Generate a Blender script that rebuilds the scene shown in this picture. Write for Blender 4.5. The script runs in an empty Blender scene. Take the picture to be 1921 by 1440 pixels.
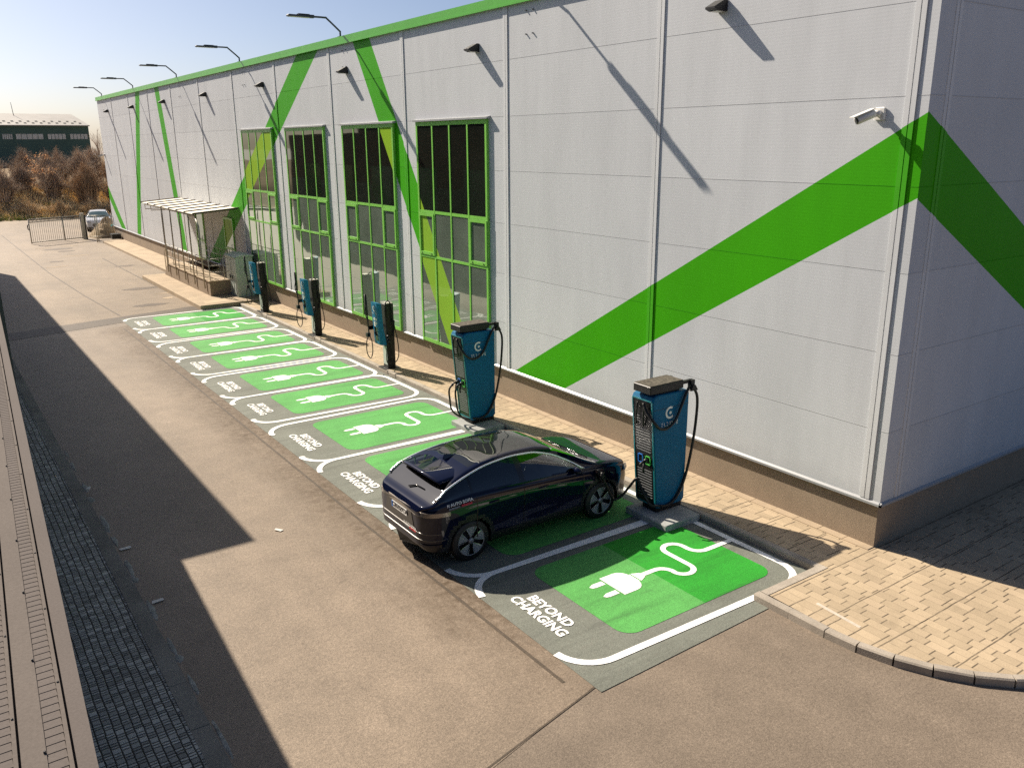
import bpy, bmesh, math, random
import numpy as np
from mathutils import Vector, Matrix
random.seed(7)
R = math.radians
PI = math.pi
scene = bpy.context.scene
COL = scene.collection

# ------------------------------------------------------------------ camera
CAM = Vector((-12.2278, -6.9982, 6.6593))
YAW, PITCH, ROLL = 0.6097, 0.2782, -0.0065
fwd = Vector((math.sin(YAW)*math.cos(PITCH), math.cos(YAW)*math.cos(PITCH), -math.sin(PITCH)))
rgt = fwd.cross(Vector((0, 0, 1))).normalized()
upv = rgt.cross(fwd)
r2 = math.cos(ROLL)*rgt + math.sin(ROLL)*upv
u2 = -math.sin(ROLL)*rgt + math.cos(ROLL)*upv
cd = bpy.data.cameras.new('camera')
cd.sensor_width = 36.0
cd.lens = 36.0*1581.9/1921
cd.clip_start = 0.1
cd.clip_end = 4000
cam = bpy.data.objects.new('camera', cd)
COL.objects.link(cam)
cam.matrix_world = Matrix(((r2.x, u2.x, -fwd.x, CAM.x), (r2.y, u2.y, -fwd.y, CAM.y),
                           (r2.z, u2.z, -fwd.z, CAM.z), (0, 0, 0, 1)))
scene.camera = cam

# ------------------------------------------------------------------ light
SUN = Vector((-0.305, 1.0, 0.845)).normalized()
SUN_EL = math.asin(SUN.z)
SUN_ROT = math.atan2(SUN.x, SUN.y)
world = bpy.data.worlds.new('World')
scene.world = world
world.use_nodes = True
wn = world.node_tree
sky = wn.nodes.new('ShaderNodeTexSky')
sky.sky_type = 'NISHITA'
sky.sun_disc = False
sky.sun_elevation = SUN_EL
sky.sun_rotation = SUN_ROT
sky.air_density = 0.6
sky.dust_density = 1.6
sky.ozone_density = 2.5
bg = wn.nodes['Background']
bg.inputs['Strength'].default_value = 0.058
wn.links.new(sky.outputs[0], bg.inputs['Color'])
sl = bpy.data.lights.new('sun', 'SUN')
sl.energy = 5.0
sl.angle = R(0.55)
sl.color = (1.0, 0.885, 0.735)
so = bpy.data.objects.new('sun', sl)
COL.objects.link(so)
so.location = (-10, 30, 30)
so.rotation_euler = (-SUN).to_track_quat('-Z', 'Y').to_euler()
scene.view_settings.view_transform = 'Standard'
scene.view_settings.look = 'None'
scene.view_settings.gamma = 1.0
scene.view_settings.exposure = 0.90
scene.cycles.use_denoising = False
scene.cycles.max_bounces = 8
scene.cycles.sample_clamp_indirect = 6.0

# ------------------------------------------------------------------ materials
class NT:
    """tiny helper to write node maths as expressions"""
    def __init__(self, mat):
        self.t = mat.node_tree
        self.n = self.t.nodes
        self.l = self.t.links
    def set(self, sock, v):
        if isinstance(v, bpy.types.NodeSocket):
            self.l.new(v, sock)
        elif v is not None:
            if hasattr(sock.default_value, '__len__') and not hasattr(v, '__len__'):
                v = (v,)*len(sock.default_value)
            if hasattr(sock.default_value, '__len__') and len(sock.default_value) == 4 and len(v) == 3:
                v = (*v, 1)
            sock.default_value = v
    def m(self, op, a, b=None, c=None):
        n = self.n.new('ShaderNodeMath')
        n.operation = op
        self.set(n.inputs[0], a)
        if b is not None: self.set(n.inputs[1], b)
        if c is not None: self.set(n.inputs[2], c)
        return n.outputs[0]
    def pos(self):
        g = self.n.new('ShaderNodeNewGeometry')
        s = self.n.new('ShaderNodeSeparateXYZ')
        self.l.new(g.outputs['Position'], s.inputs[0])
        return g.outputs['Position'], s.outputs[0], s.outputs[1], s.outputs[2]
    def obj(self):
        g = self.n.new('ShaderNodeTexCoord')
        s = self.n.new('ShaderNodeSeparateXYZ')
        self.l.new(g.outputs['Object'], s.inputs[0])
        return g.outputs['Object'], s.outputs[0], s.outputs[1], s.outputs[2]
    def vec(self, x, y, z=0.0):
        n = self.n.new('ShaderNodeCombineXYZ')
        for i, v in enumerate((x, y, z)): self.set(n.inputs[i], v)
        return n.outputs[0]
    def noise(self, vec, scale, detail=3, rough=0.6, dist=0.0):
        n = self.n.new('ShaderNodeTexNoise')
        self.l.new(vec, n.inputs['Vector'])
        n.inputs['Scale'].default_value = scale
        n.inputs['Detail'].default_value = detail
        n.inputs['Roughness'].default_value = rough
        n.inputs['Distortion'].default_value = dist
        return n.outputs[0]
    def white(self, vec):
        n = self.n.new('ShaderNodeTexWhiteNoise')
        self.l.new(vec, n.inputs['Vector'])
        return n.outputs['Value']
    def voro(self, vec, scale):
        n = self.n.new('ShaderNodeTexVoronoi')
        self.l.new(vec, n.inputs['Vector'])
        n.inputs['Scale'].default_value = scale
        return n.outputs['Distance']
    def mix(self, f, a, b):
        n = self.n.new('ShaderNodeMix')
        n.data_type = 'RGBA'
        self.set(n.inputs[0], f)
        self.set(n.inputs[6], a)
        self.set(n.inputs[7], b)
        return n.outputs[2]
    def ramp(self, v, lo, hi, a=0.0, b=1.0):
        n = self.n.new('ShaderNodeMapRange')
        self.set(n.inputs[0], v)
        n.inputs[1].default_value = lo
        n.inputs[2].default_value = hi
        n.inputs[3].default_value = a
        n.inputs[4].default_value = b
        return n.outputs[0]
    def scale(self, col, f):
        n = self.n.new('ShaderNodeMix')
        n.data_type = 'RGBA'
        n.blend_type = 'MULTIPLY'
        n.inputs[0].default_value = 1.0
        self.set(n.inputs[6], col)
        c = self.n.new('ShaderNodeCombineColor')
        for i in range(3): self.set(c.inputs[i], f)
        self.l.new(c.outputs[0], n.inputs[7])
        return n.outputs[2]
    def bump(self, h, strength, dist=0.02):
        n = self.n.new('ShaderNodeBump')
        n.inputs['Strength'].default_value = strength
        n.inputs['Distance'].default_value = dist
        self.l.new(h, n.inputs['Height'])
        return n.outputs[0]

def newmat(name, color=(.5, .5, .5), rough=.6, metallic=0.0, spec=.5, coat=0.0, ior=None):
    mt = bpy.data.materials.new(name)
    mt.use_nodes = True
    b = mt.node_tree.nodes['Principled BSDF']
    b.inputs['Base Color'].default_value = (*color, 1)
    b.inputs['Roughness'].default_value = rough
    b.inputs['Metallic'].default_value = metallic
    b.inputs['Specular IOR Level'].default_value = spec
    if ior: b.inputs['IOR'].default_value = ior
    if coat:
        b.inputs['Coat Weight'].default_value = coat
        b.inputs['Coat Roughness'].default_value = 0.03
    return mt, b, NT(mt)

def noisy(name, color, rough=.6, amt=.25, scale=3.0, fine=0.0, fscale=120, bump=0.0, bscale=150, metallic=0.0, spec=.4, coat=0.0):
    mt, b, t = newmat(name, color, rough, metallic, spec, coat)
    p, x, y, z = t.pos()
    f = t.ramp(t.noise(p, scale, 4), .25, .75, 1-amt, 1+amt)
    if fine:
        f = t.m('MULTIPLY', f, t.ramp(t.noise(p, fscale, 2), .25, .75, 1-fine, 1+fine))
    t.set(b.inputs['Base Color'], t.scale(color, f))
    if bump:
        t.set(b.inputs['Normal'], t.bump(t.noise(p, bscale, 2), bump, .01))
    return mt

# --- painted bands of the big facade, all linear in world y,z (or x,z on the gable)
BANDS = [(1.70, 9.92, 11.98), (1.60, 37.5, 39.45), (-.64, 11.72, 12.9), (-.277, 41.55, 42.5),
         (.4957, 53.66, 54.76), (-1.6, 56.3, 57.8)]
def band_mask(t, x, y, z):
    tot = None
    for i, (k, lo, hi) in enumerate(BANDS):
        v = t.m('ADD', y, t.m('MULTIPLY', z, k))
        mk = t.m('MULTIPLY', t.m('GREATER_THAN', v, lo), t.m('LESS_THAN', v, hi))
        tot = mk if tot is None else t.m('MAXIMUM', tot, mk)
    front = t.m('LESS_THAN', x, 0.004)
    tot = t.m('MULTIPLY', tot, front)
    # gable: band sloping down from the corner
    g = t.m('ADD', z, t.m('MULTIPLY', x, .532))
    gm = t.m('MULTIPLY', t.m('GREATER_THAN', g, 5.82), t.m('LESS_THAN', g, 7.07))
    gm = t.m('MULTIPLY', gm, t.m('MULTIPLY', t.m('LESS_THAN', y, 0.004), t.m('GREATER_THAN', x, 0.004)))
    return t.m('MAXIMUM', tot, gm)

def wall_mat(name, base, green, rough, ribs=True):
    mt, b, t = newmat(name, base, rough+.1, 0, .12)
    p, x, y, z = t.pos()
    mk = band_mask(t, x, y, z)
    dirt = t.ramp(t.noise(t.vec(x, t.m('MULTIPLY', y, 1.0), t.m('MULTIPLY', z, .25)), 1.2, 4), .3, .7, .94, 1.05)
    # each sandwich panel has its own very slight tone
    pan = t.white(t.vec(t.m('FLOOR', t.m('DIVIDE', t.m('SUBTRACT', y, .277), 5.2)), t.m('FLOOR', t.m('DIVIDE', t.m('SUBTRACT', z, .89), 1.275)), 0))
    dirt = t.m('MULTIPLY', dirt, t.ramp(pan, 0, 1, .97, 1.03))
    streak = t.ramp(t.noise(t.vec(0.0, t.m('MULTIPLY', y, 9), t.m('MULTIPLY', z, .35)), 1.0, 4, .7), .52, .75, 1.0, .955)
    dirt = t.m('MULTIPLY', dirt, t.m('ADD', t.m('MULTIPLY', streak, t.ramp(z, 3.5, 9.7, .35, 1)), t.ramp(z, 3.5, 9.7, .65, 0)))
    base_d = t.ramp(t.m('ADD', z, t.m('MULTIPLY', t.noise(p, 2.2, 4), .5)), 1.05, 1.5, .86, 1.0)
    dirt = t.m('MULTIPLY', dirt, base_d)
    low = t.ramp(t.noise(t.vec(x, t.m('MULTIPLY', y, 6), t.m('MULTIPLY', z, .6)), 1.0, 3), .45, .8, 1.0, .97)
    dirt = t.m('MULTIPLY', dirt, low)
    t.set(b.inputs['Base Color'], t.scale(t.mix(mk, base, green), dirt))
    if ribs:
        w = t.m('SINE', t.m('MULTIPLY', z, 2*PI/.055))
        t.set(b.inputs['Normal'], t.bump(w, .012, .01))
    return mt

M = {}
WHITEW = (.555, .575, .60)
GREENW = (.046, .345, .0)
M['wall'] = wall_mat('sandwich_panel', WHITEW, GREENW, .45)
M['trim'] = wall_mat('panel_trim', (.62, .635, .65), (.065, .38, .015), .4, False)
M['joint'] = wall_mat('panel_joint', (.45, .455, .46), (.038, .28, .003), .7, False)
M['grn_trim'] = noisy('green_fascia', (.09, .40, .035), .4, .08)
M['frame'] = noisy('green_frame', (.20, .52, .08), .4, .08)
M['white_flash'] = noisy('white_flashing', (.31, .32, .33), .35, .05)
M['plinth'] = noisy('plinth_render', (.275, .215, .155), .9, .12, 1.2, .28, 55, .4, 60)

def pane_mat(name, base, film, refl):
    mt, b, t = newmat(name, base, .02, 0, .5)
    p, x, y, z = t.pos()
    mk = band_mask(t, x, y, z)
    f = t.ramp(t.noise(p, .7, 3), .3, .7, .8, 1.2)
    t.set(b.inputs['Base Color'], t.mix(mk, t.scale(base, f), film))
    b.inputs['Roughness'].default_value = .5
    b.inputs['Specular IOR Level'].default_value = 0
    gl = t.n.new('ShaderNodeBsdfGlossy')
    gl.inputs['Color'].default_value = (.86, .93, .88, 1)
    gl.inputs['Roughness'].default_value = .025
    wob = t.noise(t.vec(x, t.m('MULTIPLY', y, .9), t.m('MULTIPLY', z, .9)), .8, 1)
    nb = t.bump(wob, .12, .02)
    t.l.new(nb, gl.inputs['Normal'])
    ms = t.n.new('ShaderNodeMixShader')
    fr = t.n.new('ShaderNodeFresnel')
    fr.inputs['IOR'].default_value = 1.5
    fac = t.m('MULTIPLY', t.m('ADD', t.m('MULTIPLY', fr.outputs[0], 1.0), refl), t.ramp(mk, 0, 1, 1, .12))
    t.set(ms.inputs[0], t.m('MINIMUM', fac, .9))
    t.l.new(b.outputs[0], ms.inputs[1])
    t.l.new(gl.outputs[0], ms.inputs[2])
    t.l.new(ms.outputs[0], t.n['Material Output'].inputs['Surface'])
    return mt
M['pane_dark'] = pane_mat('dark_pane', (.010, .012, .009), (.26, .44, .04), .03)
M['pane_frost'] = pane_mat('frosted_pane', (.125, .155, .125), (.25, .44, .05), .18)

# --- ground
ROUGH_A = .62
def asphalt(name, color, amt=.16, lines=False):
    mt, b, t = newmat(name, color, ROUGH_A, 0, .28)
    p, x, y, z = t.pos()
    big = t.ramp(t.noise(p, .22, 5, .65, .4), .3, .72, 1-amt, 1+amt)
    mid = t.ramp(t.noise(p, 1.7, 4, .6), .3, .7, .90, 1.10)
    fine = t.m('MULTIPLY', t.ramp(t.noise(p, 42, 2, .8), .28, .72, .68, 1.32), t.ramp(t.noise(p, 17, 3, .8), .3, .7, .82, 1.18))
    grit = t.ramp(t.voro(p, 60), .0, .5, .80, 1.1)
    stn = t.ramp(t.noise(p, .55, 6, .7, 1.2), .60, .74, 1.0, .78)
    long = t.ramp(t.noise(t.vec(t.m('MULTIPLY', x, 1.1), t.m('MULTIPLY', y, .12), 0), 1, 4), .3, .7, .92, 1.07)
    f = t.m('MULTIPLY', t.m('MULTIPLY', t.m('MULTIPLY', big, mid), t.m('MULTIPLY', fine, grit)), t.m('MULTIPLY', stn, long))
    # specks of grit and bits of tar
    sp = t.noise(p, 7.5, 6, .85)
    f = t.m('MULTIPLY', f, t.ramp(sp, .70, .74, 1.0, .55))
    # fine wandering cracks
    cv = t.n.new('ShaderNodeTexVoronoi')
    cv.feature = 'DISTANCE_TO_EDGE'
    cv.inputs['Scale'].default_value = .16
    cw = t.vec(t.m('ADD', x, t.m('MULTIPLY', t.noise(p, 1.1, 4, .7), 1.6)), t.m('ADD', y, t.m('MULTIPLY', t.noise(p, .9, 4, .7), 1.6)), 0)
    t.l.new(cw, cv.inputs['Vector'])
    ck = t.m('MULTIPLY', t.ramp(cv.outputs['Distance'], .0012, .0035, 1, 0), t.ramp(t.noise(p, .12, 2), .50, .56, 0, .12))
    f = t.m('MULTIPLY', f, t.m('SUBTRACT', 1.0, ck))
    # light scuffs
    sc = t.ramp(t.noise(t.vec(t.m('MULTIPLY', x, .5), t.m('MULTIPLY', y, 1.6), 0), 1.3, 5, .7, .6), .66, .74, 0, .35)
    c = t.scale(color, f)
    c = t.mix(sc, c, (color[0]*1.35, color[1]*1.4, color[2]*1.5))
    if lines:      # oily, tyre-worn band along the mouths of the bays
        wn_ = t.m('ADD', x, t.m('MULTIPLY', t.m('SUBTRACT', t.noise(t.vec(x, t.m('MULTIPLY', y, .55), 0), 1.0, 5, .7), .5), 2.2))
        band = t.m('MULTIPLY', t.ramp(wn_, -7.3, -6.2, 0, 1), t.ramp(y, .2, 3.0, .25, 1))
        c = t.mix(t.m('MULTIPLY', band, t.ramp(t.noise(p, 6, 5, .8), .38, .62, .2, .95)), c, (color[0]*.42, color[1]*.37, color[2]*.31))
        t.set(b.inputs['Specular IOR Level'], t.ramp(band, 0, 1, .28, .2))
    t.set(b.inputs['Base Color'], c)
    t.set(b.inputs['Normal'], t.bump(t.m('ADD', t.noise(p, 60, 2), t.m('MULTIPLY', t.voro(p, 70), .6)), .22, .012))
    return mt
M['asphalt'] = asphalt('asphalt', (.197, .156, .117), lines=True)
M['asphalt_near'] = asphalt('asphalt_near', (.172, .138, .106), .14)
M['asphalt_strip'] = asphalt('asphalt_strip', (.075, .058, .042), .15)
M['asphalt_stain'] = asphalt('asphalt_worn', (.085, .062, .042), .2)
M['yard'] = asphalt('yard_concrete', (.185, .142, .098), .2)
M['concrete'] = noisy('concrete', (.37, .29, .20), .9, .18, 1.5, .12, 60, .2, 60)
M['kerbstone'] = noisy('kerbstone', (.33, .29, .24), .9, .25, 2.0, .15, 50, .25, 50)
M['island'] = noisy('island_concrete', (.30, .31, .30), .9, .25, 3.0, .15, 60, .25, 60)

def paver_right():
    mt, b, t = newmat('tan_pavers', (.4, .3, .18), .9, 0, .25)
    p, x, y, z = t.pos()
    wob = t.m('MULTIPLY', t.m('SUBTRACT', t.noise(p, 3, 2), .5), .03)
    row = t.m('DIVIDE', t.m('ADD', x, wob), .165)
    ri = t.m('FLOOR', row)
    rf = t.m('FRACT', row)
    off = t.m('MULTIPLY', t.white(t.vec(ri, 3.3, 0)), 1.0)
    off = t.m('MULTIPLY', t.m('FLOOR', t.m('MULTIPLY', off, 4)), .25)
    cc = t.m('ADD', t.m('DIVIDE', t.m('ADD', y, wob), .32), off)
    ci = t.m('FLOOR', cc)
    cf = t.m('FRACT', cc)
    head = t.m('LESS_THAN', t.m('MULTIPLY', t.m('MINIMUM', cf, t.m('SUBTRACT', 1.0, cf)), .32), .0095)
    bed = t.m('LESS_THAN', t.m('MULTIPLY', t.m('MINIMUM', rf, t.m('SUBTRACT', 1.0, rf)), .165), .004)
    lg = t.m('FRACT', t.m('DIVIDE', t.m('ADD', y, wob), .84))
    lng = t.m('LESS_THAN', t.m('MULTIPLY', t.m('MINIMUM', lg, t.m('SUBTRACT', 1.0, lg)), .84), .010)
    lv = t.m('FRACT', t.m('DIVIDE', x, 1.05))
    v = t.m('ADD', t.ramp(t.white(t.vec(ri, ci, 0)), 0, 1, .90, 1.09), 0)
    v = t.m('MULTIPLY', v, t.ramp(t.noise(p, .8, 4), .3, .7, .84, 1.12))
    v = t.m('MULTIPLY', v, t.ramp(t.noise(p, 80, 2), .25, .75, .86, 1.14))
    stn = t.ramp(t.noise(p, 1.6, 5, .7, 1.0), .58, .74, 1.0, .80)
    c = t.scale((.41, .325, .22), t.m('MULTIPLY', v, stn))
    pale = t.m('GREATER_THAN', t.white(t.vec(ri, ci, 7)), .86)
    c = t.mix(t.m('MULTIPLY', pale, .25), c, (.46, .36, .25))
    jm = t.m('MAXIMUM', t.m('MAXIMUM', head, lng), t.m('MULTIPLY', bed, .45))
    c = t.mix(t.m('MULTIPLY', jm, t.ramp(t.noise(p, 5, 2), .3, .7, .5, 1.0)), c, (.07, .055, .04))
    t.set(b.inputs['Base Color'], c)
    t.set(b.inputs['Normal'], t.bump(t.m('ADD', t.m('SUBTRACT', 1.0, jm), t.m('MULTIPLY', t.white(t.vec(ri, ci, 2)), .25)), .5, .008))
    return mt
M['pavers'] = paver_right()

def paver_left():
    mt, b, t = newmat('grey_setts', (.2, .2, .2), .85, 0, .3)
    p, x, y, z = t.pos()
    wob = t.m('MULTIPLY', t.m('SUBTRACT', t.noise(p, 8, 2), .5), .016)
    wob2 = t.m('MULTIPLY', t.m('SUBTRACT', t.noise(p, .7, 2), .5), .05)
    row = t.m('DIVIDE', t.m('ADD', x, t.m('ADD', wob, wob2)), .098)
    ri = t.m('FLOOR', row); rf = t.m('FRACT', row)
    yy = t.m('ADD', t.m('ADD', y, wob), t.m('MULTIPLY', t.white(t.vec(ri, 9.1, 0)), .40))
    cc = t.m('DIVIDE', yy, .20)
    ci = t.m('FLOOR', cc); cf = t.m('FRACT', cc)
    # joints at 0, .45, .72 of the period: one square stone and two thin ones
    def d(a):
        return t.m('ABSOLUTE', t.m('SUBTRACT', cf, a))
    dm = t.m('MINIMUM', t.m('MINIMUM', d(0.0), d(1.0)), t.m('MINIMUM', d(.50), d(.75)))
    which = t.m('ADD', t.m('GREATER_THAN', cf, .50), t.m('GREATER_THAN', cf, .75))
    er = t.m('MULTIPLY', t.m('MINIMUM', rf, t.m('SUBTRACT', 1.0, rf)), .098)
    ec = t.m('MULTIPLY', dm, .20)
    e = t.m('MINIMUM', er, ec)
    prof = t.ramp(e, .002, .014, 0, 1)
    v = t.ramp(t.white(t.vec(ri, t.m('ADD', t.m('MULTIPLY', ci, 3.0), which), 0)), 0, 1, .62, 1.35)
    v = t.m('MULTIPLY', v, t.ramp(t.noise(p, 60, 2), .25, .75, .85, 1.15))
    v = t.m('MULTIPLY', v, t.ramp(t.noise(p, .6, 3), .3, .7, .85, 1.12))
    c = t.mix(t.ramp(e, .003, .010, 1, 0), t.scale((.36, .36, .33), v), (.02, .02, .018))
    t.set(b.inputs['Base Color'], c)
    t.set(b.inputs['Normal'], t.bump(prof, .9, .012))
    return mt
M['setts'] = paver_left()

def paint(name, color, wear=.5, thr=.62, under=(.16, .14, .115)):
    mt, b, t = newmat(name, color, .75, 0, .3)
    p, x, y, z = t.pos()
    big = t.ramp(t.noise(p, .9, 4), .3, .7, .88, 1.10)
    fine = t.m('MULTIPLY', t.ramp(t.noise(p, 60, 2, .8), .28, .72, .72, 1.28), t.ramp(t.noise(p, 20, 3, .8), .3, .7, .90, 1.10))
    streak = t.ramp(t.noise(t.vec(t.m('MULTIPLY', x, .35), t.m('MULTIPLY', y, 3.0), 0), 1.5, 4), .35, .75, 1.05, .90)
    spots = t.m('MULTIPLY', t.ramp(t.noise(p, 26, 5, .75), thr, thr+.07, 0, 1), wear)
    spots2 = t.m('MULTIPLY', t.ramp(t.noise(p, 3.2, 5, .75, .8), thr+.02, thr+.12, 0, 1), wear*.6)
    c = t.scale(color, t.m('MULTIPLY', t.m('MULTIPLY', big, fine), streak))
    trk = t.noise(t.vec(t.m('MULTIPLY', x, .22), t.m('MULTIPLY', y, 2.2), 3.0), 1.3, 5, .7)
    c = t.scale(c, t.ramp(trk, .50, .75, 1.0, .68))
    # tyre marks where cars roll in
    tm = t.m('MULTIPLY', t.ramp(t.noise(t.vec(t.m('MULTIPLY', x, .5), t.m('MULTIPLY', y, 5.5), 8.0), 1.0, 4, .65), .58, .70, 0, 1), t.ramp(t.noise(p, 1.4, 3), .42, .6, 0, .30))
    c = t.mix(tm, c, (.03, .035, .03))
    c = t.mix(t.m('MAXIMUM', spots, spots2), c, under)
    t.set(b.inputs['Base Color'], c)
    t.set(b.inputs['Normal'], t.bump(t.m('ADD', t.noise(p, 65, 2), t.m('MULTIPLY', t.voro(p, 70), .5)), .35, .01))
    return mt
M['p_grey'] = paint('grey_paint', (.155, .165, .140), .55, .58)
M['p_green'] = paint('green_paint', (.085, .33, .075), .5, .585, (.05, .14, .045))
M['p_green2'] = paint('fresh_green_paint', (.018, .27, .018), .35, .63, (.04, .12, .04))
M['p_white'] = paint('white_paint', (.86, .86, .84), .45, .65, (.34, .34, .31))

# --- things
M['blue'] = noisy('blue_cabinet', (.001, .115, .245), .5, .06, 2.0, spec=.18)
M['blue2'] = noisy('blue_front', (.008, .17, .33), .45, .06, 2.0, spec=.25)
M['teal'] = noisy('teal_edge', (.01, .20, .23), .35, .06)
M['black'] = noisy('black_plastic', (.012, .012, .013), .45, .2, 4)
M['rubber'] = noisy('rubber', (.010, .010, .011), .5, .2, 6)
M['vent'] = noisy('vent_slat', (.19, .20, .21), .45, .1, 4)
M['dusty'] = noisy('dusty_black', (.075, .066, .05), .9, .8, 16, .4, 60)
M['white_gloss'] = noisy('white_lettering', (.78, .78, .76), .5, .03)
M['gunlight'] = noisy('blue_socket', (.03, .20, .65), .4, .05)
M['gunlight2'] = noisy('green_socket', (.10, .55, .10), .4, .05)
M['steel'] = noisy('galvanised_steel', (.40, .38, .33), .45, .15, 5, metallic=.4)
M['lampgrey'] = noisy('lamp_grey', (.07, .075, .08), .5, .15, 6)
M['lens'] = noisy('lamp_lens', (.55, .54, .5), .4, .05)
M['canopy'] = noisy('canopy_sheet', (.74, .70, .60), .5, .06, 2)
M['batten'] = noisy('canopy_batten', (.06, .04, .025), .6, .1)
M['cabgreen'] = noisy('cabinet_greygreen', (.46, .51, .47), .5, .08, 2.5)
M['cream'] = noisy('cream_roof', (.115, .100, .092), .85, .07, 1.5, .12, 90, spec=.1)
M['cream2'] = noisy('cream_roof_strip', (.125, .108, .096), .85, .07, 1.5, .12, 90, spec=.1)
M['redbrown'] = noisy('maroon_cladding', (.075, .022, .014), .6, .1)
M['greyclad'] = noisy('grey_cladding', (.10, .12, .105), .6, .1)
M['deepgreen'] = noisy('deep_green_cladding', (.060, .115, .095), .7, .12, .5)
M['greyroof'] = noisy('grey_roof_sheet', (.30, .285, .26), .6, .15, .6)
M['winpale'] = noisy('pale_window', (.50, .50, .46), .3, .2, 1.5)
M['dirt'] = noisy('dry_soil', (.30, .22, .125), .95, .3, .8, .3, 12, .5, 10)
M['sand'] = noisy('rubble_sand', (.27, .20, .12), .95, .3, 4, .3, 25, .6, 14)
M['twig'] = noisy('twigs', (.38, .26, .16), .9, .4, .7)
M['twig2'] = noisy('grey_twigs', (.38, .29, .215), .9, .35, .7)
M['bramble'] = noisy('brown_bramble', (.60, .45, .27), .9, .4, .9)
M['straw'] = noisy('dry_grass_blades', (.76, .58, .32), .9, .4, .6)
M['leafgreen'] = noisy('green_weeds', (.22, .27, .06), .8, .4, 1.0)
M['rust'] = noisy('rusty_leaves', (.75, .36, .10), .8, .3, 2)
M['bark'] = noisy('bark', (.16, .125, .095), .9, .3, 5)
M['paper'] = noisy('litter_paper', (.62, .60, .55), .7, .1)
M['cctv'] = noisy('cctv_white', (.66, .65, .62), .4, .05)
M['glassblk'] = newmat('black_lens', (.01, .01, .012), .08)[0]

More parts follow.
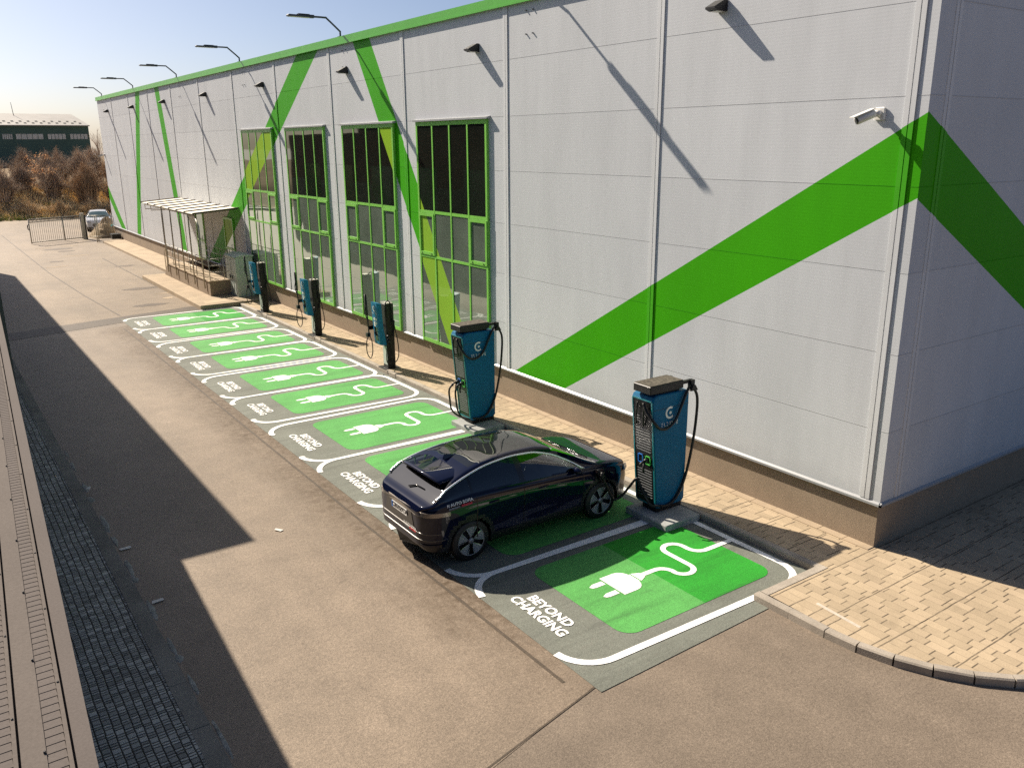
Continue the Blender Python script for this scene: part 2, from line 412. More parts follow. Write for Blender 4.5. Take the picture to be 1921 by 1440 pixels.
# ------------------------------------------------------------------ mesh builders
class MB:
    def __init__(self):
        self.v = []; self.f = []; self.mi = []; self.mats = []; self.cur = 0; self.sm = []
    def use(self, m):
        if m not in self.mats: self.mats.append(m)
        self.cur = self.mats.index(m); return self
    def add(self, vs, fs, smooth=False):
        o = len(self.v)
        self.v += [tuple(p) for p in vs]
        for f in fs:
            self.f.append([i+o for i in f]); self.mi.append(self.cur); self.sm.append(smooth)
        return self
    def box(self, x0, x1, y0, y1, z0, z1):
        v = [(x, y, z) for z in (z0, z1) for y in (y0, y1) for x in (x0, x1)]
        return self.add(v, [(0, 2, 3, 1), (4, 5, 7, 6), (0, 1, 5, 4), (2, 6, 7, 3), (0, 4, 6, 2), (1, 3, 7, 5)])
    def bbox(self, x0, x1, y0, y1, z0, z1, b=.01):
        """box with chamfered vertical and top edges"""
        p = [(x0+b, y0), (x1-b, y0), (x1, y0+b), (x1, y1-b), (x1-b, y1), (x0+b, y1), (x0, y1-b), (x0, y0+b)]
        q = []
        cx, cy = (x0+x1)/2, (y0+y1)/2
        for (a, c) in p:
            q.append((a - b*(1 if a > cx else -1)*.9, c - b*(1 if c > cy else -1)*.9))
        v = [(a, c, z0) for a, c in p]+[(a, c, z1-b) for a, c in p]+[(a, c, z1) for a, c in q]
        f = [tuple(range(7, -1, -1)), tuple(range(16, 24))]
        for k in (0, 8):
            for i in range(8):
                j = (i+1) % 8
                f.append((k+i, k+j, k+8+j, k+8+i))
        return self.add(v, f)
    def prism(self, pts, d):
        """closed polygon pts (3d) extruded by vector d"""
        n = len(pts)
        v = [tuple(p) for p in pts]+[tuple(Vector(p)+Vector(d)) for p in pts]
        f = [tuple(range(n-1, -1, -1)), tuple(range(n, 2*n))]
        for i in range(n):
            j = (i+1) % n
            f.append((i, j, n+j, n+i))
        return self.add(v, f)
    def poly(self, pts):
        return self.add(pts, [tuple(range(len(pts)))])
    def tube(self, path, r, seg=8, cap=True, smooth=True, r_end=None):
        path = [Vector(p) for p in path]
        n = len(path)
        v = []; f = []
        prev = None
        for i, p in enumerate(path):
            d = (path[min(i+1, n-1)]-path[max(i-1, 0)])
            d = d.normalized() if d.length > 1e-9 else Vector((0, 0, 1))
            if prev is None:
                a = Vector((0, 0, 1)) if abs(d.z) < .9 else Vector((1, 0, 0))
                u = d.cross(a).normalized()
            else:
                u = (prev - d*prev.dot(d))
                u = u.normalized() if u.length > 1e-6 else d.orthogonal().normalized()
            prev = u
            w = d.cross(u)
            rr = r if r_end is None else r+(r_end-r)*i/max(1, n-1)
            for k in range(seg):
                a = 2*PI*k/seg
                v.append(p+rr*(math.cos(a)*u+math.sin(a)*w))
        for i in range(n-1):
            for k in range(seg):
                j = (k+1) % seg
                f.append((i*seg+k, i*seg+j, (i+1)*seg+j, (i+1)*seg+k))
        if cap:
            f.append(tuple(range(seg-1, -1, -1)))
            f.append(tuple((n-1)*seg+k for k in range(seg)))
        return self.add(v, f, smooth)
    def cyl(self, a, b, r, seg=16, r2=None):
        return self.tube([a, b], r, seg, True, True, r2)
    def ribbon(self, path, w, z):
        """flat painted line of width w along a 2d path at height z"""
        n = len(path)
        L = []; Rr = []
        for i in range(n):
            a = Vector(path[max(i-1, 0)]); c = Vector(path[min(i+1, n-1)])
            d = (c-a).normalized()
            nn = Vector((-d.y, d.x))
            p = Vector(path[i])
            L.append((p.x+nn.x*w/2, p.y+nn.y*w/2, z)); Rr.append((p.x-nn.x*w/2, p.y-nn.y*w/2, z))
        v = L+Rr
        f = [(n+i, n+i+1, i+1, i) for i in range(n-1)]
        return self.add(v, f)
    def mesh(self, name, origin=(0, 0, 0)):
        me = bpy.data.meshes.new(name)
        o = origin
        me.from_pydata([(a-o[0], b-o[1], c-o[2]) for a, b, c in self.v], [], self.f)
        for m in self.mats: me.materials.append(m)
        me.polygons.foreach_set('material_index', self.mi)
        me.polygons.foreach_set('use_smooth', self.sm)
        me.update()
        return me
    def build(self, name, mat=None, parent=None, origin=None):
        if mat is not None and not self.mats: self.mats = [mat]
        if origin is None:
            origin = tuple(wloc(parent)) if parent is not None else (0, 0, 0)
        o = bpy.data.objects.new(name, self.mesh(name, origin))
        COL.objects.link(o)
        if parent is not None:
            o.parent = parent
        else:
            o.location = origin
        return o

def wloc(o):
    p = Vector(o.location)
    while o.parent is not None:
        o = o.parent
        p = p+Vector(o.location)
    return p

def tag(o, label=None, cat=None, group=None, kind=None):
    if label: o['label'] = label
    if cat: o['category'] = cat
    if group: o['group'] = group
    if kind: o['kind'] = kind
    return o
def empty(name, loc, label=None, cat=None, group=None):
    o = bpy.data.objects.new(name, None)
    o.empty_display_size = .3
    o.location = loc
    COL.objects.link(o)
    return tag(o, label, cat, group)
def children(o):
    return [c for c in bpy.data.objects if c.parent == o]
def copy_tree(o, parent=None):
    c = o.copy()
    COL.objects.link(c)
    c.parent = parent
    for ch in children(o):
        copy_tree(ch, c)
    return c
def arc(cx, cy, r, a0, a1, n=8):
    return [(cx+r*math.cos(R(a0+(a1-a0)*i/n)), cy+r*math.sin(R(a0+(a1-a0)*i/n))) for i in range(n+1)]
def rrect(x0, x1, y0, y1, r, n=6):
    return (arc(x1-r, y1-r, r, 0, 90, n)+arc(x0+r, y1-r, r, 90, 180, n) +
            arc(x0+r, y0+r, r, 180, 270, n)+arc(x1-r, y0+r, r, 270, 360, n))
def cat(path, per=8):
    """Catmull-Rom through 3d points"""
    P = [Vector(p) for p in path]
    P = [2*P[0]-P[1]]+P+[2*P[-1]-P[-2]]
    out = []
    for i in range(1, len(P)-2):
        for k in range(per):
            t = k/per
            a, b, c, d = P[i-1:i+3]
            out.append(.5*((2*b)+(c-a)*t+(2*a-5*b+4*c-d)*t*t+(3*b-a-3*c+d)*t**3))
    out.append(P[-2])
    return out

def text_geo(s, size, bold=.0, spacing=1.0, align='CENTER'):
    cu = bpy.data.curves.new('lettering', 'FONT')
    cu.body = s
    cu.size = size
    cu.offset = bold
    cu.space_character = spacing
    cu.align_x = align
    cu.align_y = 'CENTER'
    cu.resolution_u = 3
    ob = bpy.data.objects.new('lettering', cu)
    COL.objects.link(ob)
    bpy.context.view_layer.update()
    me = bpy.data.meshes.new_from_object(ob)
    vs = [tuple(v.co) for v in me.vertices]
    fs = [tuple(p.vertices) for p in me.polygons]
    bpy.data.objects.remove(ob)
    bpy.data.curves.remove(cu)
    bpy.data.meshes.remove(me)
    return vs, fs
def put_text(mb, geo, org, ux, uy, flip=False):
    org = Vector(org); ux = Vector(ux); uy = Vector(uy)
    vs = [org+ux*a+uy*b for a, b, c in geo[0]]
    mb.add(vs, geo[1])

# ================================================================== GROUND
g = MB().use(M['asphalt_near'])
g.add([(-900, -300, 0), (900, -300, 0), (900, 1200, 0), (-900, 1200, 0)], [(0, 1, 2, 3)])
tag(g.build('ground'), kind='structure')
g = MB()
yb = lambda x: -0.0+.02*(x+6)          # edge between the two layers of asphalt
g.poly([(-10.3, yb(-10.3)-.95, .004), (-6.08, .02, .004), (-1.3, .05, .004), (-1.3, 28.0, .004), (-10.3, 27.2, .004)])
tag(g.build('road', M['asphalt']), kind='structure')
g = MB()
g.poly([(-10.3, 27.2, .006), (-2.95, 29.1, .006), (-2.95, 30.2, .006), (-10.3, 28.6, .006)])
tag(g.build('road_strip', M['asphalt_strip']), kind='structure')
g = MB()
g.poly([(-60, 28.0, .004), (-10.3, 28.55, .004), (-2.9, 30.15, .004), (0.05, 30.2, .004), (0.05, 62.5, .004), (60, 63, .004), (60, 84.5, .004), (-60, 84.5, .004)])
tag(g.build('yard', M['yard']), kind='structure')
# joints of the yard slab, a seam in the near asphalt
g = MB()
for pth, w in (([(-6.6, 45), (-6.3, 36), (-5.95, 29.8)], .06), ([(-3.05, 50), (-2.98, 40), (-2.9, 33)], .07), ([(-6.75, 70), (-6.6, 45)], .06)):
    g.ribbon(pth, w, .008)
tag(g.build('yard_joint', M['asphalt_strip']), kind='structure')
g = MB()
g.ribbon([(-10.2, -.92), (-8, -.42), (-6.08, -.0), (-4.6, .02)], .025, .0065)
g.ribbon([(-6.35, .3), (-6.38, 6), (-6.36, 14), (-6.34, 27)], .05, .0066)
tag(g.build('road_seam', M['asphalt_strip']), kind='structure')
# manhole-like patches and stains in the yard
g = MB()
rnd = random.Random(5)
def blob(cx, cy, rx, ry, z, n=18):
    return [(cx+rx*math.cos(2*PI*k/n)*(1+.25*rnd.uniform(-1, 1)), cy+ry*math.sin(2*PI*k/n)*(1+.25*rnd.uniform(-1, 1)), z) for k in range(n)]
for cx, cy, rx, ry in ((-4.6, 57, .9, .5), (-3.6, 36.5, .9, .35), (-4.4, 31.6, .7, .3), (-2.6, 45.5, .5, .3), (-4.3, 55.5, .55, .35), (-5.6, 50, .4, .3)):
    g.poly(blob(cx, cy, rx, ry, .0085))
tag(g.build('yard_stain', M['asphalt_stain']), kind='structure')
g = MB()
for cx, cy, rx, ry in ((-4.0, 52.5, .9, .12), (-5.9, 47.5, .6, .12), (-3.0, 34.4, .5, .1), (-3.3, 33, .25, .2), (-5.3, 58.2, .5, .1), (-3.6, 58.6, .5, .1)):
    g.poly(blob(cx, cy, rx, ry, .009))
tag(g.build('yard_scuff', M['concrete']), kind='structure')

# ================================================================== PAVEMENTS
PZ = .12
g = MB()
ARC_C, ARC_R = (-.03, -1.0), 2.62
pts = [(-1.18, 28.9), (-1.18, .06), (-2.62, .06)]
pts += [(-2.65, -1.0)]+arc(ARC_C[0], ARC_C[1], ARC_R, 180, 270, 20)[1:]+[(60, -3.62), (60, .05), (.05, .05), (.05, 28.9)]
top = [(a, b, PZ) for a, b in pts]
g.poly(list(reversed(top))[::-1])
tag(g.build('pavement', M['pavers']), kind='structure')
# kerb stones
g = MB()
def kerb_run(g, a, b, w, z1, step=1.0, z0=-.05, gap=.004):
    a = Vector(a); b = Vector(b)
    L = (b-a).length
    n = max(1, round(L/step))
    d = (b-a)/L
    nn = Vector((-d.y, d.x))
    for i in range(n):
        p = a+d*(i*L/n+gap/2); q = a+d*((i+1)*L/n-gap/2)
        h = z1+random.uniform(-.006, .006)
        c = .02
        pr = [(0, z0), (w, z0), (w, h-c), (w-c, h), (0, h)]
        v = []
        for s in (p, q):
            v += [(s.x+nn.x*o, s.y+nn.y*o, z) for o, z in pr]
        f = [(0, 1, 2, 3, 4), (9, 8, 7, 6, 5)]+[(k, 5+k, 5+(k+1) % 5, (k+1) % 5) for k in range(5)]
        g.add(v, f)
kerb_run(g, (-1.18, .06), (-1.18, 28.95), .12, PZ+.006)
kerb_run(g, (-2.64, .06), (-1.18, .06), .16, PZ+.006, .75)
aa = [(-2.65, .22), (-2.65, -.4), (-2.65, -1.0)]+arc(ARC_C[0], ARC_C[1], ARC_R, 180, 270, 9)[1:]+[(k*1.0, -3.62) for k in range(1, 30)]
for i in range(len(aa)-1):
    a, b = aa[i+1], aa[i]
    kerb_run(g, a, b, .12, PZ+.006, 2.0)
g.use(M['kerbstone'])
tag(g.build('kerb', M['kerbstone']), kind='structure')
# pale concrete edging along the plinth
g = MB()
k = 0
y = .05
while y < 28.5:
    g.box(-.12, .05, y, y+.48, PZ-.05, PZ+.012+random.uniform(-.003, .003)); y += .49
tag(g.build('plinth_edging', M['concrete']), kind='structure')
# concrete slab by the entrance and the far side walk
g = MB()
g.bbox(-2.95, .05, 29.0, 39.7, -.05, .19, .02)
g.bbox(-1.38, .05, 39.71, 59.2, -.05, .15, .02)
tag(g.build('entrance_pavement', M['concrete']), kind='structure')
g = MB()
g.box(-2.6, -1.6, 29.35, 30.1, .15, .1955)
tag(g.build('manhole_slab', noisy('pale_concrete', (.44, .35, .24), .9, .1, 2)), 'pale square concrete cover set in the slab at the far end of the bays', 'manhole cover')
# left pavement
g = MB()
g.poly([(-10.52, -30, .10), (-10.52, 48, .10), (-16, 48, .10), (-16, -30, .10)])
tag(g.build('left_pavement', M['setts']), kind='structure')
g = MB()
kerb_run(g, (-10.32, 48), (-10.32, -30), -.2, .105)
tag(g.build('left_kerb', noisy('old_kerb', (.20, .19, .165), .9, .3, 1.2, .2, 40, .3, 40)), kind='structure')
# crumbled pale mortar along the left gutter
g = MB()
rnd = random.Random(11)
y = -8.0
while y < 14:
    L = rnd.uniform(.12, .9); w = rnd.uniform(.03, .08)
    n = 9
    pt = []
    for k in range(n):
        a = 2*PI*k/n
        pt.append((-10.25+w*math.cos(a)*rnd.uniform(.6, 1.2), y+L*.5*math.sin(a)*rnd.uniform(.7, 1.2), .0))
    hgt = rnd.uniform(.008, .016)
    v = [(a, b, .004) for a, b, c in pt]+[((a+10.25)*.6-10.25, (b-y)*.7+y, hgt) for a, b, c in pt]
    f = [tuple(range(n, 2*n))]+[(i, (i+1) % n, n+(i+1) % n, n+i) for i in range(n)]
    g.add(v, f)
    y += L*rnd.uniform(.7, 2.2)
tag(g.build('crumbled_mortar', noisy('pale_mortar', (.26, .27, .25), .9, .5, 9, .2, 40, .4, 30)), kind='stuff')

# ================================================================== CHARGING BAYS
BAYS = [(.32, 3.2), (3.2, 6.1), (6.5, 9.45), (9.45, 12.4), (12.75, 15.33), (15.33, 18.0), (18.3, 20.9), (20.9, 23.45), (23.75, 26.25), (26.25, 28.9)]
BLAB = ['green charging bay nearest the camera, half in shade beside the kerb corner',
        'green charging bay under the dark blue parked car',
        'green charging bay directly beyond the dark blue parked car',
        'green charging bay just beyond the concrete island of the farther blue cabinet charger',
        'green charging bay just short of the nearest slim charger',
        'green charging bay just beyond the nearest slim charger',
        'green charging bay just short of the middle slim charger',
        'green charging bay just beyond the middle slim charger',
        'green charging bay just short of the farthest slim charger',
        'farthest green charging bay, beside the raised concrete slab']
def fit(geo, w, h):
    xs = [v[0] for v in geo[0]]; ys = [v[1] for v in geo[0]]
    cx, cy_ = (max(xs)+min(xs))/2, (max(ys)+min(ys))/2
    kx, ky = w/(max(xs)-min(xs)), h/(max(ys)-min(ys))
    return [((a-cx)*kx, (b-cy_)*ky, 0) for a, b, c in geo[0]], geo[1]
T_BEY = fit(text_geo('BEYOND', .27, .010, 1.02), .98, .185)
T_CHA = fit(text_geo('CHARGING', .27, .010, 1.02), 1.26, .185)
XL, XR = -6.05, -1.47
def cable_path(cy, s):
    """centre line of the painted cable, bay centre cy, s = scale across the bay"""
    P = [(-3.62, cy)]
    P += [(-3.38, cy)]
    P += arc(-3.33, cy-.22*s, .22*s, 90, 0, 6)[1:]
    P += arc(-2.93, cy-.22*s, .19, 180, 360, 10)
    P += [(-2.74, cy+.2*s)]
    P += arc(-2.54, cy+.32*s, .20, 180, 0, 10)
    P += arc(-2.12, cy+.22*s, .22*s, 180, 270, 6)
    P += [(-1.9, cy), (XR, cy)]
    return P
for i, (y0, y1) in enumerate(BAYS):
    cy = (y0+y1)/2
    w = y1-y0
    s = w/2.88
    root = empty('charging_bay', (-3.75, cy, 0), BLAB[i], 'parking bay', 'green electric charging bays in a row')
    dz = .0005*(i % 2)
    lo = -.13 if i == 0 else ((BAYS[i-1][1]+y0)/2)
    hi = y1+.12 if i == 9 else ((BAYS[i+1][0]+y1)/2)
    g = MB()
    g.poly([(-6.09, lo, .009), (-1.31, lo+(.1 if i == 0 else 0), .009), (-1.31, hi, .009), (-6.09, hi, .009)])
    g.build('grey_base', M['p_grey'], root)
    g = MB()
    gx0, gx1, gy0, gy1 = -5.0, -1.80, y0+.27, y1-.27
    rr = rrect(gx0, gx1, gy0, gy1, .27*s)
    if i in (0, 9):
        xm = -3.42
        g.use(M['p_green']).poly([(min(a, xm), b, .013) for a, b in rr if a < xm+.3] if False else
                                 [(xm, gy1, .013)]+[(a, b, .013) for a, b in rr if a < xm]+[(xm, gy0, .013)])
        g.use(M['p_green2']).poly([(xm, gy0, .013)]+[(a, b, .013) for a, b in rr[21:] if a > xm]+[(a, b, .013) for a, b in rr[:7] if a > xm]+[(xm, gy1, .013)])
    else:
        g.use(M['p_green']).poly([(a, b, .013) for a, b in rr])
    g.build('green_panel', None, root)
    # border line
    r = .58*s
    lw = .118
    t0 = .0170+dz
    pth = arc(XL+r, y0+r, r, 185, 270, 8)+arc(XR-.5, y0+.42, .5, 270, 360, 8)+arc(XR-.5, y1-.5, .5, 0, 90, 8)+arc(XL+r, y1-r, r, 90, 175, 8)
    g = MB()
    g.ribbon(pth, lw, t0)
    if i > 2:
        for e in (pth[0], pth[-1]):                  # rounded, slightly wider tail tips
            g.poly([(a, b, t0+.0004) for a, b in arc(e[0]+.02, e[1], .068, 0, 360, 14)[:-1]])
    g.build('border_line', M['p_white'], root)
    # plug symbol
    g = MB()
    z = .0175
    h = .30*s
    body = [(-4.24, cy+h), (-4.24, cy-h)]+arc(-3.98, cy-h+.2*s, .2*s, 270, 360, 6)+[(-3.76, cy-.14*s), (-3.76, cy+.14*s)]+arc(-3.98, cy+h-.2*s, .2*s, 0, 90, 6)
    g.poly([(a, b, z) for a, b in body])
    g.poly([(-3.735, cy-.13*s, z), (-3.60, cy-.07*s, z), (-3.60, cy+.07*s, z), (-3.735, cy+.13*s, z)])
    for sg in (1, -1):
        yc = cy+sg*.165*s
        g.poly([(-4.27, yc+.055, z), (-4.46, yc+.055, z), (-4.55, yc+.01, z), (-4.52, yc-.04, z), (-4.46, yc-.055, z), (-4.27, yc-.055, z)])
    g.ribbon(cable_path(cy, s), .095, z+.0002)
    g.build('plug_symbol', M['p_white'], root)
    g = MB()
    put_text(g, T_BEY, (-5.44, cy, z), (0, -1*s, 0), (1, 0, 0))
    put_text(g, T_CHA, (-5.67, cy, z), (0, -1*s, 0), (1, 0, 0))
    g.build('lettering', M['p_white'], root)

# ================================================================== MAIN BUILDING
LEN = 62.4
H0, H1 = 9.75, 9.97
SEAM = [.277+5.2*k for k in range(12)]
JZ = [8.57, 7.285, 5.995, 4.71, 3.435, 2.16]
WIN = [(11.46, 15.12), (16.55, 20.23), (21.76, 25.46), (26.94, 30.64)]
WZ = (.93, 7.24)
root = empty('warehouse', (0, 0, 0), 'long white panelled warehouse with green diagonal stripes beside the charging bays', 'building')
g = MB()
g.box(0, 45, 0, LEN, .9, H0)
g.build('wall', M['wall'], root)
g = MB()
g.box(.05, 44.95, .05, LEN-.05, -.2, .899)
g.build('plinth', M['plinth'], root)
g = MB()
g.box(-.07, .25, -.07, LEN+.07, H0, H1)
g.box(.25, 45.07, -.07, .25, H0, H1)
g.box(-.085, -.07, -.07, LEN+.07, H0-.02, H0+.03)
g.build('fascia', M['grn_trim'], root)
g = MB()
g.box(.3, 45, .3, LEN, H0+.02, H0+.08)
g.build('roof', M['greyroof'], root)
# base flashing, interrupted by the windows
g = MB()
segs = []
yy = -.035
for a, b in WIN:
    segs.append((yy, a-.06)); yy = b+.06
segs.append((yy, LEN))
for a, b in segs:
    g.prism([(0, a, .955), (-.035, a, .925), (-.035, a, .885), (0, a, .885)], (0, b-a, 0))
g.prism([(-.035, 0, .955), (-.035, -.035, .925), (-.035, -.035, .885), (-.035, 0, .885)], (45, 0, 0))
g.build('base_flashing', M['white_flash'], root)
# panel joints and vertical cover strips
g = MB()
for z in JZ:
    cuts = [(-.0, LEN)]
    if WZ[0] < z < WZ[1]+.06:
        cuts = []
        yy = 0
        for a, b in WIN:
            cuts.append((yy, a-.02)); yy = b+.02
        cuts.append((yy, LEN))
    for a, b in cuts:
        g.box(-.0025, .01, a, b, z-.004, z+.004)
    g.box(.0, 44, -.0025, .01, z-.006, z+.006)
g.build('panel_joint', M['joint'], root)
for k, y in enumerate(SEAM):
    g = MB()
    g.box(-.02, .0, y-.085, y-.008, .956, H0-.002)
    g.box(-.02, .0, y+.008, y+.085, .956, H0-.002)
    o = g.build('cover_strip', M['trim'], root)
    g = MB()
    g.box(-.006, .0, y-.008, y+.008, .956, H0-.002)
    g.box(-.007, .0, y-.093, y-.085, .956, H0-.002)
    g.build('groove', M['joint'], o)
for x in [.48+5.2*k for k in range(2)]:
    g = MB()
    g.box(x-.085, x-.012, -.012, .0, .956, H0-.002)
    g.box(x+.012, x+.085, -.012, .0, .956, H0-.002)
    o = g.build('cover_strip', M['trim'], root)
    g = MB()
    g.box(x-.012, x+.012, -.006, .0, .956, H0-.002)
    g.box(x+.085, x+.093, -.006, .0, .956, H0-.002)
    g.build('groove', M['joint'], o)
# windows
def window(y0, y1, root):
    z0, z1 = WZ
    T1, T2 = 4.775, 3.50
    fw = .06
    fr = MB()
    X0, X1 = -.075, -.001
    cols = [y0+(y1-y0)*k/4 for k in range(5)]
    for k in range(5):
        ww = fw if 0 < k < 4 else .08
        c = min(max(cols[k], y0+ww/2), y1-ww/2)
        fr.box(X0, X1, c-ww/2, c+ww/2, z0, z1)
    for z, hh in ((z0+.05, .05), (z1-.055, .055), (T1, .04), (T2, .035)):
        for k in range(4):
            fr.box(X0+.004, X1, cols[k]+fw/2, cols[k+1]-fw/2, z-hh, z+hh)
    for k in (0, 3):                     # the two opening lights
        a, b = cols[k]+fw/2, cols[k+1]-fw/2
        lo, hi = T2+.045, T1-.05
        for bx in ((a, a+.075, lo, hi), (b-.075, b, lo, hi), (a+.075, b-.075, lo, lo+.085), (a+.075, b-.075, hi-.075, hi)):
            fr.box(X0-.016, X1, *bx)
    f = fr.build('window', M['frame'], root)
    pn = MB().use(M['pane_dark'])
    pn.poly([(-.058, y0, T1), (-.058, y1, T1), (-.058, y1, z1), (-.058, y0, z1)][::-1])
    for k in range(4):
        # each pane its own very slightly different plane, as real glazing has
        t1 = random.uniform(-.004, .004)
        a, b = cols[k], cols[k+1]
        pn.use(M['pane_frost']).poly([(-.058+t1, b, T2), (-.058-t1, a, T2), (-.058, a, T1), (-.058, b, T1)])
        t1 = random.uniform(-.004, .004)
        pn.poly([(-.058+t1, b, z0), (-.058-t1, a, z0), (-.058, a, T2), (-.058, b, T2)])
    pn.build('pane', None, f)
    cp = MB()
    cp.prism([(0, y0-.09, z1+.075), (-.12, y0-.09, z1+.05), (-.12, y0-.09, z1+.005), (0, y0-.09, z1+.005)], (0, y1-y0+.18, 0))
    cp.build('drip_cap', M['white_flash'], f)
    for k in (0, 3):
        for q in (.2, .8):
            hd = MB()
            yq = cols[k]+(cols[k+1]-cols[k])*q
            hd.box(X0-.026, X0-.016, yq-.02, yq+.02, T2+.07, T2+.10)
            hd.build('hinge', M['black'], f)
for a, b in WIN:
    window(a, b, root)
# fixing screws left on the wall under the fascia
for k in range(6):
    g = MB()
    y = 10.05+10.1*k
    for dy in (-.13, .13):
        for z in (9.55, 9.05):
            g.box(-.04, 0, y-.35+dy-.012, y-.35+dy+.012, z-.012, z+.012)
    g.build('fixing_stub', M['lampgrey'], root)
# two glazed doors under the canopy
def door(y0, y1, lab):
    g = MB()
    z0, z1 = .9, 3.35
    f = .09
    g.box(-.06, -.001, y0, y0+f, z0, z1); g.box(-.06, -.001, y1-f, y1, z0, z1)
    g.box(-.06, -.001, y0+f, y1-f, z1-f, z1); g.box(-.06, -.001, y0+f, y1-f, z0, z0+f)
    g.box(-.06, -.001, y0+f, y1-f, z0+.95, z0+1.05)
    o = g.build('door', M['frame'], root)
    p = MB(); p.box(-.03, -.002, y0+f, y1-f, z0+f, z1-f)
    p.build('pane', M['pane_dark'], o)
    hb = MB(); hb.tube([(-.06, y0+.2, z0+.85), (-.11, y0+.2, z0+.87), (-.11, y0+.2, z0+1.23), (-.06, y0+.2, z0+1.25)], .014, 6)
    hb.build('handle', M['steel'], o)
door(38.0, 39.4, '')
door(33.1, 34.5, '')

# ================================================================== LAMPS ON THE WAREHOUSE
g_lampY = [9.70, 20.09, 30.28, 40.39, 50.55, 60.49]
def roof_lamp(y):
    root = empty('roof_lamp', (0, y, 9.6), 'x', 'street lamp', 'bracket lamps along the parapet')
    g = MB()
    g.tube(cat([(.03, y, 9.75), (.03, y, 10.1), (.0, y, 10.16), (-.40, y, 10.49), (-.46, y, 10.515), (-.9, y, 10.515)], 3), .03, 8)
    g.box(-.04, .10, y-.07, y+.07, 9.972, 9.99)
    g.build('arm', M['lampgrey'], root)
    g = MB()
    g.bbox(-1.70, -.86, y-.11, y+.11, 10.475, 10.53, .015)
    g.build('lamp_head', M['lampgrey'], root)
    g = MB()
    for k in range(7):
        g.box(-1.36, -1.0, y-.09+k*.028, y-.078+k*.028, 10.525, 10.57)
    g.box(-.98, -.84, y-.06, y+.06, 10.47, 10.56)
    g.build('heat_sink', M['black'], root)
    g = MB()
    g.box(-1.66, -1.0, y-.09, y+.09, 10.467, 10.476)
    g.build('lens', M['lens'], root)
    return root
L0 = roof_lamp(g_lampY[1])
for k, y in enumerate(g_lampY):
    o = L0 if k == 1 else copy_tree(L0)
    o.location = (0, y, 9.6)
    o['label'] = ['parapet lamp nearest the camera, seen only as the long shadow on the white wall',
                  'largest visible parapet lamp, above the gap between the two green stripes',
                  'second visible parapet lamp, above the farthest tall window',
                  'third visible parapet lamp from the right, above the door canopy',
                  'parapet lamp above the thin green vertical stripes',
                  'farthest parapet lamp, at the far corner of the white warehouse'][k]
SPOTY = [3.98, 11.93, 19.70, 27.60, 35.45, 43.25, 50.95, 58.75]
def wall_spot(y):
    root = empty('wall_lamp', (0, y, 8.95), 'x', 'wall lamp', 'black wedge wall lamps on the facade')
    g = MB()
    g.prism([(-.005, y-.11, 9.03), (-.005, y-.11, 8.84), (-.24, y-.11, 8.84), (-.33, y-.11, 8.87), (-.33, y-.11, 8.90), (-.08, y-.11, 9.03)], (0, .22, 0))
    g.build('housing', M['black'], root)
    g = MB(); g.box(-.25, -.05, y-.085, y+.085, 8.832, 8.839)
    g.build('lens', M['lens'], root)
    return root
S0 = wall_spot(SPOTY[0])
SL = ['black wedge wall lamp nearest the camera, top right of the white facade',
      'black wedge wall lamp above the nearest tall window',
      'black wedge wall lamp just left of the wide leaning green stripe, between two tall windows',
      'black wedge wall lamp beside the left-leaning green stripe above the farthest tall window',
      'black wedge wall lamp above the near end of the door canopy',
      'black wedge wall lamp just right of the thin slanted green stripe',
      'black wedge wall lamp just left of the thin upright green stripe',
      'farthest black wedge wall lamp, near the far corner of the facade']
for k, y in enumerate(SPOTY):
    o = S0 if k == 0 else copy_tree(S0)
    o.location = (0, y, 8.95)
    o['label'] = SL[k]

# CCTV cameras
def cctv(y, z, lab):
    root = empty('cctv_camera', (0, y, z), lab, 'security camera', 'white bullet cameras on the facade')
    g = MB()
    g.bbox(-.045, 0, y-.09, y+.09, z-.09, z+.09, .015)
    g.tube([(-.045, y, z+.0), (-.12, y+.0, z)], .05, 12)
    g.tube([(-.11, y, z), (-.17, y+.02, z-.0)], .03, 10)
    g.build('bracket', M['cctv'], root)
    g = MB()
    d = Vector((-.75, .30, -.30)).normalized()
    a = Vector((-.15, y+.02, z)); b = a+d*.30
    g.tube([a, a+d*.04, b], .062, 14)
    g.build('body', M['cctv'], root)
    g = MB()
    side = d.cross(Vector((0, 0, 1))).normalized(); up = side.cross(d)
    q0 = a+up*.066; q1 = b+d*.07+up*.066
    g.prism([q0-side*.06, q0+side*.06, q1+side*.06, q1-side*.06], up*.012)
    g.build('sunshield', M['cctv'], root)
    g = MB(); g.tube([b, b+d*.004], .05, 14)
    g.build('lens', M['glassblk'], root)
cctv(.74, 7.05, 'white bullet security camera beside the green stripe near the building corner')
cctv(62.0, 6.0, 'white bullet security camera at the far end of the white facade')

# ================================================================== ENTRANCE: block, railing, canopy
root = empty('entrance_platform', (-.95, 35, 0), 'beige concrete loading platform below the door canopy', 'platform')
g = MB()
BX, BY0, BY1, BZ = -1.9, 31.1, 38.6, .82
g.prism([(BX, BY0, .19), (BX, BY1+.7, .19), (BX, BY1, BZ), (BX, BY0, BZ)][::-1], (1.95, 0, 0))
g.build('block', M['plinth'], root)
g = MB()
g.box(BX-.03, .05, BY0-.03, BY1+.02, BZ, BZ+.045)
g.build('deck', M['concrete'], root)
g = MB()
zt = BZ+.045
rx = BX+.06
ys = [BY0+.1+k*(BY1-BY0-.2)/7 for k in range(8)]
for y in ys: g.tube([(rx, y, zt), (rx, y, zt+.95)], .018, 6)
for h in (.35, .65): g.tube([(rx, BY0+.1, zt+h), (rx, BY1-.1, zt+h)], .012, 6)
g.tube([(rx, BY0+.1, zt+.95), (rx, BY1-.1, zt+.95), (rx, BY1+.55, zt+.45), (rx, BY1+.6, .19)], .022, 6)
